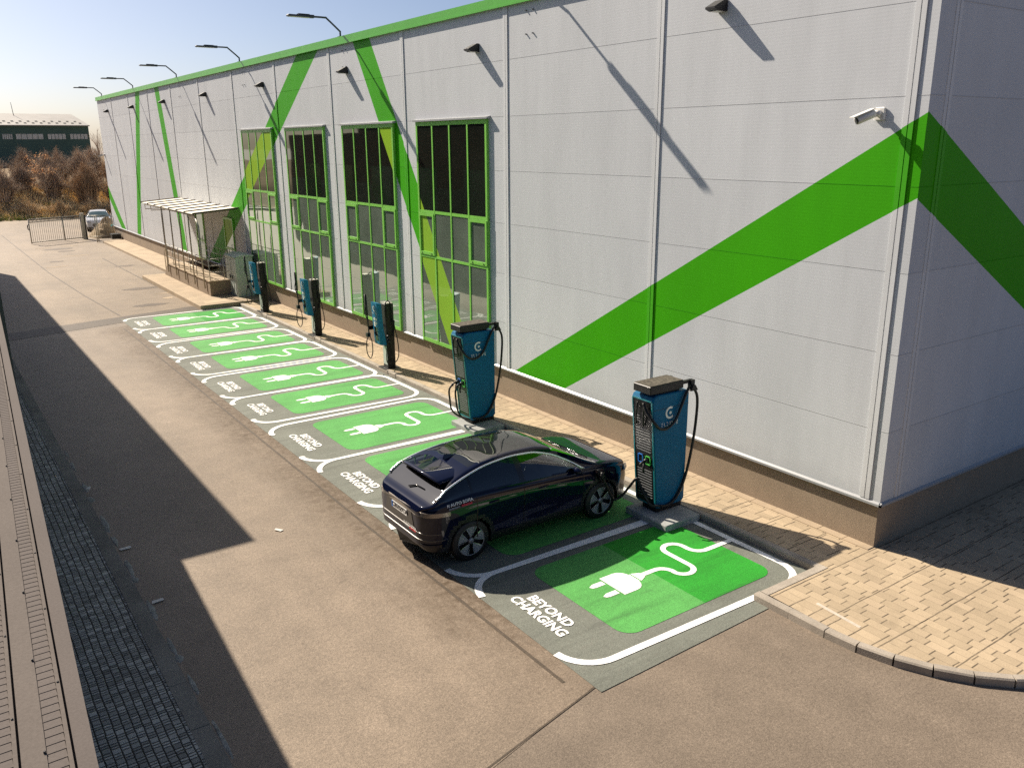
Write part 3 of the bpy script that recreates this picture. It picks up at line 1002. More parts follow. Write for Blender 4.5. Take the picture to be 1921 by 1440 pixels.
for x in (-1.2, -.5): g.tube([(x, BY0+.1, zt), (x, BY0+.1, zt+.95)], .018, 6)
for h in (.35, .65, .95): g.tube([(rx, BY0+.1, zt+h), (-.5, BY0+.1, zt+h)], .014, 6)
for x in (-.05,):
    for h in (.35, .65, .95): g.tube([(-.25, 33.0, zt+h), (-.25, 38.4, zt+h)], .012, 6)
for y in (33, 34.8, 36.6, 38.4): g.tube([(-.25, y, zt), (-.25, y, zt+.95)], .015, 6)
g.build('railing', M['steel'], root)
root = empty('canopy', (-1, 37, 2.5), 'cream sheet canopy on five thin steel posts over the warehouse doors', 'canopy')
CY0, CY1 = 32.1, 42.1
def cz(x): return 3.86+.075*x
g = MB()
n = 7
for k in range(n):
    a = CY0+(CY1-CY0)*k/n+.036; b = CY0+(CY1-CY0)*(k+1)/n-.036
    g = MB()
    g.prism([(-.02, a, cz(0)), (-2.05, a, cz(-2.05)), (-2.05, b, cz(-2.05)), (-.02, b, cz(0))], (0, 0, .025))
    g.build('roof_sheet', M['canopy'], root)
for k in range(n+1):
    g = MB()
    y = CY0+(CY1-CY0)*k/n
    g.prism([(-.01, y-.035, cz(0)-.005), (-2.07, y-.035, cz(-2.07)-.005), (-2.07, y+.035, cz(-2.07)-.005), (-.01, y+.035, cz(0)-.005)], (0, 0, .075))
    g.build('batten', M['batten'], root)
POSTY = [31.75, 33.35, 34.95, 36.6, 38.2]
for y in POSTY:
    g = MB()
    yt = min(max(y, CY0+.1), CY1)
    g.tube([(-1.955, y, .45), (-1.955, y, 3.2), (-1.955, yt, 3.62)], .032, 8)
    g.build('post', M['steel'], root)
g = MB()
g.tube([(-1.95, CY0+.1, 3.64), (-1.95, CY1-.3, 3.64)], .03, 8)
for y in (33, 35, 37, 39, 40.5, 41.8):
    g.tube([(-.01, y, 3.78), (-1.95, y, 3.64)], .022, 6)
for y in (40.5, 41.8):
    g.tube([(-1.95, y, 3.64), (-1.95, y, 3.40), (-.9, y, 3.40), (-.05, y, 3.40)], .022, 6)
g.build('frame', M['steel'], root)
g = MB()
g.prism([(-.35, 35.2, .87), (-1.0, 35.2, .87), (-1.0, 37.6, .87), (-.35, 37.6, .87)], (0, 0, .06))
g.prism([(-.35, 35.0, .93), (-1.0, 34.2, 1.03), (-1.0, 37.4, 1.03), (-.35, 37.4, .95)], (0, 0, .03))
tag(g.build('dock_plate', noisy('rusty_plate', (.13, .085, .05), .8, .3, 3), origin=(-.7, 36, .87)), 'rusty brown steel plates lying on the entrance platform', 'metal plate')

# switch cabinet
root = empty('switch_cabinet', (-.6, 30.8, .19), 'grey-green electrical cabinet standing between the platform and the farthest slim charger', 'electrical cabinet')
g = MB()
g.bbox(-1.0, -.24, 30.1, 31.55, .13, 1.93, .02)
g.build('body', M['cabgreen'], root)
g = MB()
g.prism([(-1.05, 30.05, 1.931), (-.62, 30.05, 2.04), (-.19, 30.05, 1.98), (-.19, 30.05, 1.931)], (0, 1.55, 0))
g.build('lid', M['cabgreen'], root)
g = MB()
g.box(-1.006, -1.0, 30.82, 30.835, .25, 1.85)
for y in (30.65, 31.0): g.box(-1.03, -1.0, y-.03, y+.03, .95, 1.1)
g.build('door_latch', M['black'], root)

# ================================================================== CHARGERS
T_ELD = None
def logo_geo():
    """ring open to the upper right with a dot, drawn in a unit square"""
    out = arc(0, 0, 1.0, 58, 312, 22)
    inn = arc(0, 0, .66, 318, 60, 22)
    v = [(a, b, 0) for a, b in out]+[(a, b, 0) for a, b in inn]
    n = len(out)
    f = []
    for i in range(n-1):
        f.append((i, i+1, 2*n-2-i, 2*n-1-i))
    v2 = [(a, b, 0) for a, b in arc(.06, -.02, .26, 0, 360, 12)[:-1]]
    o = len(v)
    v += v2
    f.append(tuple(range(o, o+12)))
    return v, f
def word_geo():
    """spaced word: three-bar E, L, open D, R, I, V, three-bar E"""
    v = []; f = []
    def q(p):
        o = len(v); v.extend([(a, b, 0) for a, b in p]); f.append(tuple(range(o, o+len(p))))
    def bar(x0, x1, y0, y1): q([(x0, y0), (x1, y0), (x1, y1), (x0, y1)])
    t = .17
    def E(x):
        for y in (0, .415, .83): bar(x, x+.55, y, y+t)
    def stroke(a, b, w=.17):
        a = Vector(a); b = Vector(b); d = (b-a).normalized(); nn = Vector((-d.y, d.x))*w/2
        q([tuple(a-nn), tuple(b-nn), tuple(b+nn), tuple(a+nn)])
    x = 0
    E(x); x += 1.0
    bar(x, x+t, 0, 1); bar(x+t, x+.55, 0, t); x += .95
    for a, b in (((x, .08), (x+.3, .08)), ((x, .92), (x+.3, .92))): stroke(a, b)
    stroke((x+.3, .08), (x+.58, .5)); stroke((x+.58, .5), (x+.3, .92)); x += 1.05
    bar(x, x+.4, .83, 1); stroke((x+.4, .9), (x+.5, .65)); stroke((x+.5, .65), (x+.1, .42)); stroke((x+.15, .42), (x+.55, 0)); x += .95
    bar(x, x+t, 0, 1); x += .55
    stroke((x, 1), (x+.35, 0)); stroke((x+.35, 0), (x+.7, 1)); x += 1.1
    E(x); x += .55
    return [(a-x/2, b, 0) for a, b, c in v], f
LOGO = logo_geo(); WORD = word_geo()

def big_charger(y0, label, plugged):
    """cabinet with its near side at y0"""
    root = empty('charging_cabinet', (-1.62, y0+.28, 0), label, 'EV charger', 'blue rapid charger cabinets on concrete islands')
    g = MB()
    g.bbox(-2.20, -1.33, y0-.48, y0+.58, -.02, .13, .015)
    g.build('island', M['island'], root)
    g = MB()
    g.bbox(-1.93, -1.28, y0+.04, y0+.42, .13, .22, .02)
    g.build('foot', M['black'], root)
    W = .54
    zb, zt = .215, 2.36
    fx0, fx1 = -1.97, -2.17          # front leans forward upwards
    bx = -1.27
    # body with rounded lower back corner
    prof = [(fx0, zb+.05), (fx0+.04, zb), (bx-.05, zb), (bx, zb+.05), (bx, zt-.02), (bx-.05, zt+.02), (fx1+.12, zt+.03), (fx1+.03, zt), (fx1, zt-.06)]
    g = MB()
    ch = .025
    def loop(y, ins): 
        cx = sum(p[0] for p in prof)/len(prof); czz = sum(p[1] for p in prof)/len(prof)
        return [(cx+(a-cx)*(1-ins/.45), y, czz+(b-czz)*(1-ins/1.1)) for a, b in prof]
    loops = [loop(y0, ch*.6), loop(y0+ch, 0), loop(y0+W-ch, 0), loop(y0+W, ch*.6)]
    v = [p for l in loops for p in l]
    n = len(prof)
    f = [tuple(range(n)), tuple(range(4*n-1, 3*n-1, -1))]
    for k in range(3):
        for i in range(n):
            j = (i+1) % n
            f.append((k*n+j, k*n+i, (k+1)*n+i, (k+1)*n+j))
    g.add(v, f)
    g.build('body', M['blue'], root)
    def fx(z): return fx0+(fx1-fx0)*(z-zb)/(zt-zb)
    # teal rim and black front
    def front(ya, yb_, za, zb_, off):
        return [(fx(za)-off, ya, za), (fx(zb_)-off, ya, zb_), (fx(zb_)-off, yb_, zb_), (fx(za)-off, yb_, za)]
    g = MB()
    rim = [(y0+.015, y0+.04, zb+.07, zt-.08), (y0+W-.04, y0+W-.015, zb+.07, zt-.08), (y0+.04, y0+W-.04, zb+.05, zb+.075), (y0+.04, y0+W-.04, zt-.085, zt-.06)]
    for r_ in rim: g.prism(front(*r_, .018), (.03, 0, 0))
    g.build('edge_trim', M['teal'], root)
    g = MB()
    g.prism(front(y0+.04, y0+W-.04, zb+.075, zt-.085, .008), (.02, 0, 0))
    fp = g.build('front_panel', M['black'], root)
    for zz, n_ in ((.40, 11), (1.30, 9)):
        g = MB()
        for k in range(n_):
            z = zz+k*.052
            g.prism(front(y0+.09, y0+W-.09, z, z+.014, .016), (.01, 0, 0))
        g.build('vent_slat', M['vent'], fp)
    g = MB()
    for k in range(3):
        z = 1.85+k*.05
        g.prism(front(y0+W-.2, y0+W-.09, z, z+.014, .016), (.01, 0, 0))
    g.build('vent_slat', M['vent'], fp)
    for yc, mt in ((y0+.17, M['gunlight2']), (y0+.36, M['gunlight'])):
        g = MB()
        a, b, c, d = yc-.065, yc+.065, 1.05, 1.22
        for r_ in ((a, a+.016, c, d), (b-.016, b, c, d), (a, b, c, c+.016), (a, b, d-.016, d)):
            g.prism(front(*r_, .020), (.012, 0, 0))
        g.build('socket', mt, fp)
    # dusty top hood with the cable arm
    g = MB()
    g.bbox(-2.22, -1.40, y0+.02, y0+.46, 2.43, 2.57, .012)
    g.box(-1.55, -1.18, y0+.03, y0+.09, 2.49, 2.545)
    g.box(-1.24, -1.15, y0-.01, y0+.08, 2.42, 2.545)
    g.box(-1.55, -1.30, y0+.40, y0+.46, 2.49, 2.545)
    g.box(-2.05, -1.45, y0+.08, y0+.40, 2.38, 2.43)
    hd_ = g.build('cable_hood', M['black'], root)
    g = MB(); g.box(-2.205, -1.415, y0+.035, y0+.445, 2.569, 2.578)
    g.build('dusty_top', M['dusty'], hd_)
    # seam, logo, word, sticker on the near side
    g = MB()
    g.box(-2.14, -1.275, y0-.001, y0+.01, 2.125, 2.133)
    g.build('seam', M['black'], root)
    g = MB()
    yl = y0-.0025
    put_text(g, LOGO, (-1.735, yl, 2.03), (.115, 0, 0), (0, 0, .115))
    put_text(g, WORD, (-1.74, yl, 1.79), (.066, 0, 0), (0, 0, .072))
    g.build('logo', M['white_gloss'], root)
    g = MB()
    g.box(-1.44, -1.32, y0-.003, y0, .42, .49)
    g.build('sticker', M['vent'], root)
    # cables: hood end -> socket holders at the upper front, long loop down the back
    yb2 = y0-.035
    g = MB()
    loop1 = cat([(fx(2.25)-.05, y0+.20, 2.24), (fx(2.1)-.06, y0+.10, 2.08), (-2.16, yb2-.02, 1.92), (-2.03, yb2-.02, 1.80), (-1.85, yb2-.02, 1.77), (-1.66, yb2-.02, 1.88), (-1.52, yb2-.02, 2.12), (-1.36, yb2, 2.38), (-1.22, yb2+.05, 2.43), (-1.08, yb2+.02, 2.22), (-1.10, yb2, 1.75), (-1.18, yb2, 1.2), (-1.32, yb2, .68), (-1.52, yb2, .36), (-1.75, yb2-.01, .26), (-1.95, yb2-.02, .30)], 6)
    g.tube(loop1, .026, 8)
    g.build('cable', M['rubber'], root)
    g = MB()
    g.prism([(-1.30, yb2-.03, 2.36), (-1.12, yb2-.03, 2.36), (-1.18, yb2-.03, 2.46), (-1.24, yb2-.03, 2.46)], (0, .07, 0))
    g.build('cable_clamp', M['black'], root)
    if plugged:
        # nearer lead goes on to the car; the farther one is parked in its socket
        g = MB()
        pts = cat([(-1.95, yb2-.02, .30), (-2.10, y0+.05, .34), (-2.16, y0+.22, .62), (-2.20, y0+.30, .78), (-2.26, y0+.42, .60), (-2.36, y0+.52, .40), (-2.48, y0+.58, .34), (-2.56, y0+.58, .42), (-2.72, y0+.56, .70), (-2.84, y0+.57, .93), (-2.86, y0+.62, 1.00)], 7)
        g.tube(pts, .024, 8)
        g.build('car_lead', M['rubber'], root)
        guns = [(y0+.17, True)]
    else:
        g = MB()
        for yc, o in ((y0+.17, 0), (y0+.36, .06)):
            g.tube(cat([(-2.24-o*.3, yc, 1.12), (-2.30-o, yc, .98), (-2.30-o, yc-.02, .75), (-2.27-o, yc-.04, .5), (-2.17, yc-.08, .32), (-2.02, y0+.02, .27)], 6), .023, 8)
        g.build('lead', M['rubber'], root)
        guns = [(y0+.17, True), (y0+.36, True)]
    for yc, _ in guns:
        g = MB()
        x = fx(1.14)
        g.tube([(x-.005, yc, 1.14), (x-.10, yc, 1.15)], .035, 10)
        g.tube([(x-.09, yc, 1.15), (x-.19, yc, 1.12), (x-.21, yc, 1.06)], .022, 8)
        g.tube([(x-.10, yc, 1.12), (x-.12, yc, 1.0), (x-.11, yc, .93)], .022, 8)
        g.build('connector', M['black'], root)
    # two stubs of cable in the upper recess
    g = MB()
    g.prism(front(y0+.09, y0+W-.09, 1.98, 2.24, .013), (.01, 0, 0))
    for yc in (y0+.18, y0+.36):
        g.tube(cat([(fx(2.24)-.03, yc, 2.23), (fx(2.15)-.06, yc, 2.12), (fx(1.95)-.05, yc+.04, 1.93), (fx(1.8)-.03, yc+.06, 1.80)], 5), .017, 8)
    g.build('cable_outlet', M['rubber'], root)
    return root
big_charger(3.11, 'tall blue charger cabinet in front of the parked car, nearest the camera', True)
big_charger(9.40, 'tall blue charger cabinet beyond the parked car, in front of the tall windows', False)

def slim_charger(y0, label):
    root = empty('slim_charger', (-1.05, y0+.2, .12), label, 'EV charger', 'slim black and blue chargers on the pavement')
    z0 = .12
    g = MB()
    g.box(-1.30, -.80, y0-.06, y0+.46, z0, z0+.015)
    g.build('base_plate', M['black'], root)
    g = MB()
    g.bbox(-1.18, -.92, y0, y0+.32, z0, 2.10, .02)
    g.build('column', M['black'], root)
    g = MB(); g.box(-1.17, -.93, y0+.01, y0+.31, 2.10, 2.115)
    g.build('top_plate', M['steel'], root)
    g = MB(); g.box(-1.186, -1.18, y0+.03, y0+.29, z0+.12, .80)
    g.build('lower_panel', M['cabgreen'], root)
    # tapered blue front
    g = MB()
    g.prism([(-1.21, y0-.04, .86), (-1.42, y0-.04, .90), (-1.44, y0-.04, 1.1), (-1.50, y0-.04, 2.17), (-1.34, y0-.04, 2.13), (-1.30, y0-.04, 1.4)], (0, .36, 0))
    fp = g.build('front_panel', M['blue2'], root)
    fx = lambda z: -1.44-.06*(z-1.1)/1.07
    g = MB()
    ff = lambda ya, yb_, za, zb_, o: [(fx(za)-o, ya, za), (fx(zb_)-o, ya, zb_), (fx(zb_)-o, yb_, zb_), (fx(za)-o, yb_, za)]
    g.prism(ff(y0+.05, y0+.24, 1.02, 1.42, .004), (.006, 0, 0))
    g.build('screen', M['glassblk'], fp)
    g = MB()
    slope = Vector((-.06/1.07, 0, 1)).normalized()
    put_text(g, LOGO, (fx(1.98)-.006, y0+.14, 1.98), (0, -.085, 0), slope*.085)
    put_text(g, WORD, (fx(1.83)-.006, y0+.14, 1.82), (0, -.05, 0), slope*.05)
    for a, b in ((y0+.19, 1.66), (y0+.08, 1.66), (y0+.19, 1.54), (y0+.08, 1.54), (y0+.19, 1.47)):
        g.prism(ff(a-.04, a+.04, b-.035, b+.045, .005), (.004, 0, 0))
    g.build('logo', M['white_gloss'], fp)
    # cable rest on both sides
    g = MB()
    for s in (-1, 1):
        yy = y0-.05 if s < 0 else y0+.45
        hook = cat([(-1.0, yy, 1.45), (-1.02, yy, 2.0), (-1.12, yy, 2.2), (-1.22, yy, 2.08), (-1.21, yy-.01*s, 1.6), (-1.15, yy, 1.2), (-1.05, yy+.02*s, 1.1), (-.97, yy, 1.25), (-.94, yy, 1.6)], 6)
        if s < 0: g.tube(hook, .017, 8)
    # near-side drop loop
    g.tube(cat([(-1.02, y0-.05, 1.9), (-.96, y0-.06, 1.5), (-.86, y0-.07, .9), (-.85, y0-.06, .5), (-.97, y0-.06, .32), (-1.10, y0-.06, .42)], 6), .015, 8)
    g.tube(cat([(-1.18, y0-.07, 1.05), (-1.25, y0-.09, .75), (-1.27, y0-.1, .42), (-1.2, y0-.09, .3), (-1.1, y0-.07, .35), (-1.06, y0-.06, .7), (-1.1, y0-.05, 1.0)], 6), .014, 8)
    # far-side loop in front of the panel
    xx = -1.56
    g.tube(cat([(xx, y0+.42, 1.15), (xx-.09, y0+.42, .95), (xx-.10, y0+.40, .62), (xx-.0, y0+.40, .44), (xx+.09, y0+.42, .60), (xx+.08, y0+.42, .95), (xx, y0+.42, 1.13)], 6), .015, 8)
    g.tube(cat([(xx-.02, y0+.42, 2.2), (xx-.09, y0+.42, 1.9), (xx-.05, y0+.42, 1.65), (xx+.05, y0+.46, 1.58)], 6), .014, 8)
    g.build('cable', M['rubber'], root)
    g = MB()
    g.tube([(xx, y0+.42, 1.2), (xx-.03, y0+.42, 1.75)], .022, 8)
    g.tube([(xx-.03, y0+.42, 1.75), (xx-.06, y0+.42, 2.38)], .034, 8)
    g.box(xx-.02, -1.19, y0+.42, y0+.42, 1.30, 1.42)
    g.box(xx-.05, xx+.06, y0+.44, y0+.55, 1.08, 1.20)
    g.build('cable_arm', M['black'], root)
    g = MB()
    for z in (1.12, 1.0):
        g.tube([(-1.16, y0, z), (-1.16, y0-.10, z)], .05, 10)
    g.build('connector', M['black'], root)
    return root
s0 = slim_charger(15.33, 'slim black and blue charger nearest the two blue cabinets, in front of a tall window')
for y, lab in ((20.95, 'middle one of the three slim black and blue chargers on the pavement'),
               (26.4, 'farthest slim black and blue charger, next to the grey-green electrical cabinet')):
    o = copy_tree(s0)
    o.location = (-1.05, y+.2, .12)
    o['label'] = lab

# ================================================================== CARS
def key(tab, x):
    xs = [a for a, b in tab]; ysv = [b for a, b in tab]
    if x <= xs[0]: return ysv[0]
    if x >= xs[-1]: return ysv[-1]
    i = max(k for k in range(len(xs)-1) if xs[k] <= x)
    def slope(k):
        if k == 0: return (ysv[1]-ysv[0])/(xs[1]-xs[0])
        if k == len(xs)-1: return (ysv[-1]-ysv[-2])/(xs[-1]-xs[-2])
        a = (ysv[k]-ysv[k-1])/(xs[k]-xs[k-1]); b = (ysv[k+1]-ysv[k])/(xs[k+1]-xs[k])
        return 0 if a*b <= 0 else 2*a*b/(a+b)
    h = xs[i+1]-xs[i]; t = (x-xs[i])/h
    m0, m1 = slope(i)*h, slope(i+1)*h
    return (2*t**3-3*t*t+1)*ysv[i]+(t**3-2*t*t+t)*m0+(-2*t**3+3*t*t)*ysv[i+1]+(t**3-t*t)*m1
ZT = [(-2.33, 1.00), (-2.27, 1.10), (-2.12, 1.15), (-1.95, 1.245), (-1.6, 1.47), (-1.3, 1.58), (-.9, 1.655), (-.4, 1.69), (.1, 1.675), (.45, 1.60), (.8, 1.43), (1.2, 1.205), (1.36, 1.135), (1.7, 1.085), (2.0, 1.01), (2.18, .91), (2.28, .76)]
ZB = [(-2.33, .985), (-2.27, 1.06), (-2.1, 1.11), (-1.9, 1.17), (-1.4, 1.205), (-.3, 1.16), (.9, 1.09), (1.36, 1.06), (1.7, 1.015), (2.0, .93), (2.18, .84), (2.28, .70)]
WS = [(-2.33, .56), (-2.325, .63), (-2.29, .72), (-2.2, .815), (-2.05, .885), (-1.8, .93), (-1.4, .945), (0, .93), (1.4, .94), (1.8, .90), (2.05, .82), (2.18, .72), (2.25, .60), (2.28, .50)]
ZL = [(-2.33, .40), (-2.2, .30), (-1.9, .25), (-1.4, .22), (1.6, .22), (2.1, .24), (2.28, .34)]
ARCH = [(-2.02, 1.21), (-1.75, 1.36), (-1.32, 1.50), (-.9, 1.575), (-.45, 1.60), (0, 1.575), (.4, 1.47), (.7, 1.31), (1.0, 1.10)]
HUB = 1.40
SEGN = [2, 3, 6, 9, 7, 2, 18, 4, 6, 6]
def ctrl(x):
    zt, zb, ws, zl = key(ZT, x), key(ZB, x), key(WS, x), key(ZL, x)
    zt = max(zt, zb+.015)
    wb = ws-.055
    h = zt-zb
    zg = zb+.84*h
    wg = max(.25, wb-.50*h-.01)
    # hips over the wheels and a waist crease along the doors
    waist = .022*math.exp(-((x)/.75)**2)
    return [(0, zl), (.86*ws, zl), (.955*ws, zl+.07), (ws*.985-waist, zl+.30), (ws, zb-.21), (wb+.035, zb-.045), (wb, zb), (wg, zg), (wg*.84, zg+.62*(zt-zg)), (wg*.48, zt-.012*min(1, h*3)), (0, zt)]
def section(x):
    c = ctrl(x)
    P = [(-c[1][0], c[1][1])]+c+[(-c[-2][0], c[-2][1])]
    out = []
    for s, n in enumerate(SEGN):
        a, b, cc, d = P[s:s+4]
        for k in range(n):
            t = k/n
            if s in (6,):
                bulge = .018*math.sin(PI*t)
                y = b[0]+(cc[0]-b[0])*t+bulge; z = b[1]+(cc[1]-b[1])*t
            else:
                def cr(a, b, c_, d): 
                    m0 = (c_-a)*.35; m1 = (d-b)*.35
                    return (2*t**3-3*t*t+1)*b+(t**3-2*t*t+t)*m0+(-2*t**3+3*t*t)*c_+(t**3-t*t)*m1
                y, z = cr(a[0], b[0], cc[0], d[0]), cr(a[1], b[1], cc[1], d[1])
            out.append((y, z, s, t))
    out.append((0, c[-1][1], 9, 1.0))
    return out
def half_at(x, z):
    """half width of the body below the belt at height z"""
    S = [p for p in section(x) if p[2] <= 5 and p[2] >= 1]
    best = 0
    for a, b in zip(S, S[1:]):
        if (a[1]-z)*(b[1]-z) <= 0 and a[1] != b[1]:
            t = (z-a[1])/(b[1]-a[1]); best = max(best, a[0]+(b[0]-a[0])*t)
    return best
def glass_pt(x, z, off=.0):
    c = ctrl(x)
    b, g_ = c[6], c[7]
    t = (z-b[1])/max(1e-4, g_[1]-b[1])
    y = b[0]+(g_[0]-b[0])*t+.018*math.sin(PI*min(max(t, 0), 1))
    return (x, y+off, z+off*.5)
def make_car(place, heading, label, cat_, paint, glass, mats, detail):
    ca, sa = math.cos(heading), math.sin(heading)
    def W(p, warp=True):
        if warp:
            x, z = p[0], p[2]
            if x < -1.8: x = -1.8+(x+1.8)*.80
            if z > .62: z = .62+(z-.62)*.925
            p = (x, p[1], z)
        return W0(p)
    def W0(p): return (place[0]+p[0]*ca-p[1]*sa, place[1]+p[0]*sa+p[1]*ca, place[2]+p[2])
    root = empty('parked_car', place, label, cat_)
    def emit(mb, name, mat=None, parent=None):
        mb.v = [W(p, name not in ('wheel', 'rim', 'wheel_well')) for p in mb.v]
        return mb.build(name, mat, parent or root)
    xs = sorted(set([round(-2.33+.0235*k, 4) for k in range(197)]+[2.28, -2.325, -2.30]))
    xs = [x for x in xs if x <= 2.28]
    S = [section(x) for x in xs]
    m = len(S[0])
    parts = {}
    def part(nm):
        if nm not in parts: parts[nm] = [[], {}, []]
        return parts[nm]
    def put(nm, idx):
        p = part(nm)
        f = []
        for k in idx:
            if k not in p[1]:
                p[1][k] = len(p[0])
                i, j, sd = k
                p[0].append((xs[i], S[i][j][0]*sd, S[i][j][1]))
            f.append(p[1][k])
        p[2].append(f)
    for i in range(len(xs)-1):
        xm = (xs[i]+xs[i+1])/2
        for j in range(m-1):
            s = S[i][j][2]
            ym = (S[i][j][0]+S[i][j+1][0])/2
            zm = (S[i][j][1]+S[i][j+1][1]+S[i+1][j][1]+S[i+1][j+1][1])/4
            d = min(math.hypot(xm-HUB, zm-.36), math.hypot(xm+HUB, zm-.36))
            nm = 'body'
            if s <= 5:
                if d < .395 and ym > .5: continue
                if d < .475 and s >= 1 and zm > .2: nm = 'wheel_arch'
                elif zm < .40 and s >= 1: nm = 'sill'
                elif s >= 1 and -1.28 < xm < -.32 and .40 < zm: nm = 'rear_door'
                elif s >= 1 and -.32 < xm < .98 and .40 < zm: nm = 'front_door'
            elif s == 6:
                za = key(ARCH, xm)
                zb = key(ZB, xm)
                if -2.0 < xm < .98 and zb+.012 < zm < za-.012:
                    if -1.37 < xm < -1.32 or -.38 < xm < -.27: nm = 'pillar'
                    else: nm = 'side_window'
            if s >= 7 or (s == 6 and S[i][j][3] > .55):
                if -2.10 < xm < -1.62 and s >= 7: nm = 'rear_window'
                elif .47 < xm < 1.33 and s >= 7: nm = 'windscreen'
                elif -1.22 < xm < .30 and s >= 8: nm = 'glass_roof'
            for sd in (1, -1):
                q = [(i, j, sd), (i, j+1, sd), (i+1, j+1, sd), (i+1, j, sd)]
                pass
                key_ = nm
                if nm in ('rear_door', 'front_door', 'wheel_arch', 'sill', 'pillar', 'side_window'):
                    key_ = nm+('+' if sd > 0 else '')
                    if nm == 'wheel_arch': key_ += '!'*(1 if xm > 0 else 2)
                    elif nm == 'pillar': key_ += '!'*(1 if xm > -1 else 2)
                    elif nm == 'side_window': key_ += '!'*(1 if xm > -.32 else 2 if xm > -1.345 else 3)
                    elif nm == 'sill': key_ += '!'*(1 if abs(xm) < 1.4 else 2 if xm > 0 else 3)
                put(key_, q if sd < 0 else q[::-1])
    # end caps
    for i, rev in ((0, False), (len(xs)-1, True)):
        for j in range(m-1):
            q = [(i, j, 1), (i, j+1, 1), (i, j+1, -1), (i, j, -1)]
            put('body', q[::-1] if rev else q)
    mm = {'body': paint, 'rear_door': paint, 'front_door': paint, 'side_window': glass, 'rear_window': mats['rearglass'], 'windscreen': mats['screen'],
          'glass_roof': mats['roof'], 'pillar': mats['black'], 'wheel_arch': mats['clad'], 'sill': mats['clad']}
    made = {}
    for nm, (vs, _, fs) in parts.items():
        b = MB(); b.add(vs, fs, True)
        made[nm] = emit(b, nm.rstrip('+!'), mats['front_glass'] if detail and nm.startswith('side_window') and nm.endswith('w!') or detail and nm == 'side_window+!' else mm[nm.rstrip('+!')])
    # chrome line over the side glass
    for sd in (1, -1):
        b = MB()
        pth = []
        for k in range(60):
            x = -2.04+k*(1.02+2.04)/59
            z = max(key(ARCH, x), key(ZB, x)+.005)
            p = glass_pt(x, z, .012)
            pth.append((p[0], p[1]*sd, p[2]))
        b.tube(pth, .016, 6)
        emit(b, 'window_trim', mats['chrome'])
    # shut lines
    b = MB()
    for sd in (1, -1):
        for x0, lean in ((-1.28, .10), (-.32, .03), (.98, -.04)):
            pth = []
            for k in range(26):
                t = k/25
                z = .40+(key(ZB, x0)-.40)*t
                x = x0+0*lean*t
                pth.append((x, sd*(half_at(x, min(z, key(ZB, x)-.002))+.0005 if half_at(x, min(z, key(ZB, x)-.002)) > .3 else sd*.9), z))
            pth = [p for p in pth if abs(p[1]) > .5]
            b.tube(pth, .008, 4)
            emit(b, 'shut_line', mats['black']); b = MB()
    # hood shut line and tail gate line
    pth = [(1.36+.0*abs(yv), yv, key(ZT, 1.36)+.006-.035*(yv/.8)**2) for yv in [(-.78+.06*k) for k in range(27)]]
    b.tube(pth, .007, 4)
    emit(b, 'shut_line', mats['black'])
    # wheels with dark wells
    for hx in (-HUB, HUB):
        for sd in (-1, 1):
            yo = .925*sd
            wv = MB()
            n = 20
            v = []; f = []
            for k in range(n+1):
                a = PI*(-.1)+PI*1.2*k/n
                for yy in (.905, .55):
                    v.append((hx+.41*math.cos(a), yy*sd, .36+.41*math.sin(a)))
            for k in range(n): f.append((2*k, 2*k+1, 2*k+3, 2*k+2))
            wv.add(v, f)
            v = [(hx+.41*math.cos(PI*(-.1)+PI*1.2*k/n), .55*sd, .36+.41*math.sin(PI*(-.1)+PI*1.2*k/n)) for k in range(n+1)]
            wv.add(v, [tuple(range(n+1))])
            emit(wv, 'wheel_well', mats['black'])
            t = MB()
            prof = [(.255, .0), (.335, -.004), (.352, -.02), (.36, -.05), (.36, -.19), (.345, -.22), (.255, -.225)]
            n = 36
            v = []; f = []
            for k in range(n):
                a = 2*PI*k/n
                for r_, o in prof:
                    v.append((hx+r_*math.cos(a), yo+o*sd, .36+r_*math.sin(a)))
            q = len(prof)
            for k in range(n):
                k2 = (k+1) % n
                for j in range(q-1):
                    f.append((k*q+j, k*q+j+1, k2*q+j+1, k2*q+j))
            t.add(v, f, True)
            wh = emit(t, 'wheel', mats['tyre'])
            r_ = MB().use(mats['black'])
            def P(rad, a, o): return (hx+rad*math.cos(a), yo+o*sd, .36+rad*math.sin(a))
            r_.add([P(.257, 2*PI*k/32, -.05) for k in range(32)], [tuple(range(32))])
            r_.use(mats['rimdark'])
            N = 5
            for k in range(N):
                a = 2*PI*k/N+.35
                w = 2*PI/N
                # broad dark aero blade and a narrow bright machined spoke
                r_.add([P(.05, a, -.018), P(.245, a-.30*w, -.008), P(.25, a-.05*w, -.006), P(.25, a+.20*w, -.008)], [(0, 1, 2), (0, 2, 3)])
            r_.use(mats['rimlight'])
            for k in range(N):
                a = 2*PI*k/N+.35; w = 2*PI/N
                r_.add([P(.06, a+.1*w, -.012), P(.247, a+.20*w, -.002), P(.25, a+.29*w, -.002), P(.19, a+.27*w, -.008)], [(0, 1, 2, 3)])
                r_.add([P(.06, a-.1*w, -.012), P(.247, a-.30*w, -.002), P(.25, a-.40*w, -.002), P(.15, a-.36*w, -.008)], [(0, 1, 2, 3)])
            r_.use(mats['rimdark'])
            r_.tube([P(.253, 2*PI*k/32, -.008) for k in range(33)], .008, 5, False)
            r_.tube([P(0, 0, -.03), P(0, 0, -.004)], .05, 12)
            emit(r_, 'rim', None, wh)
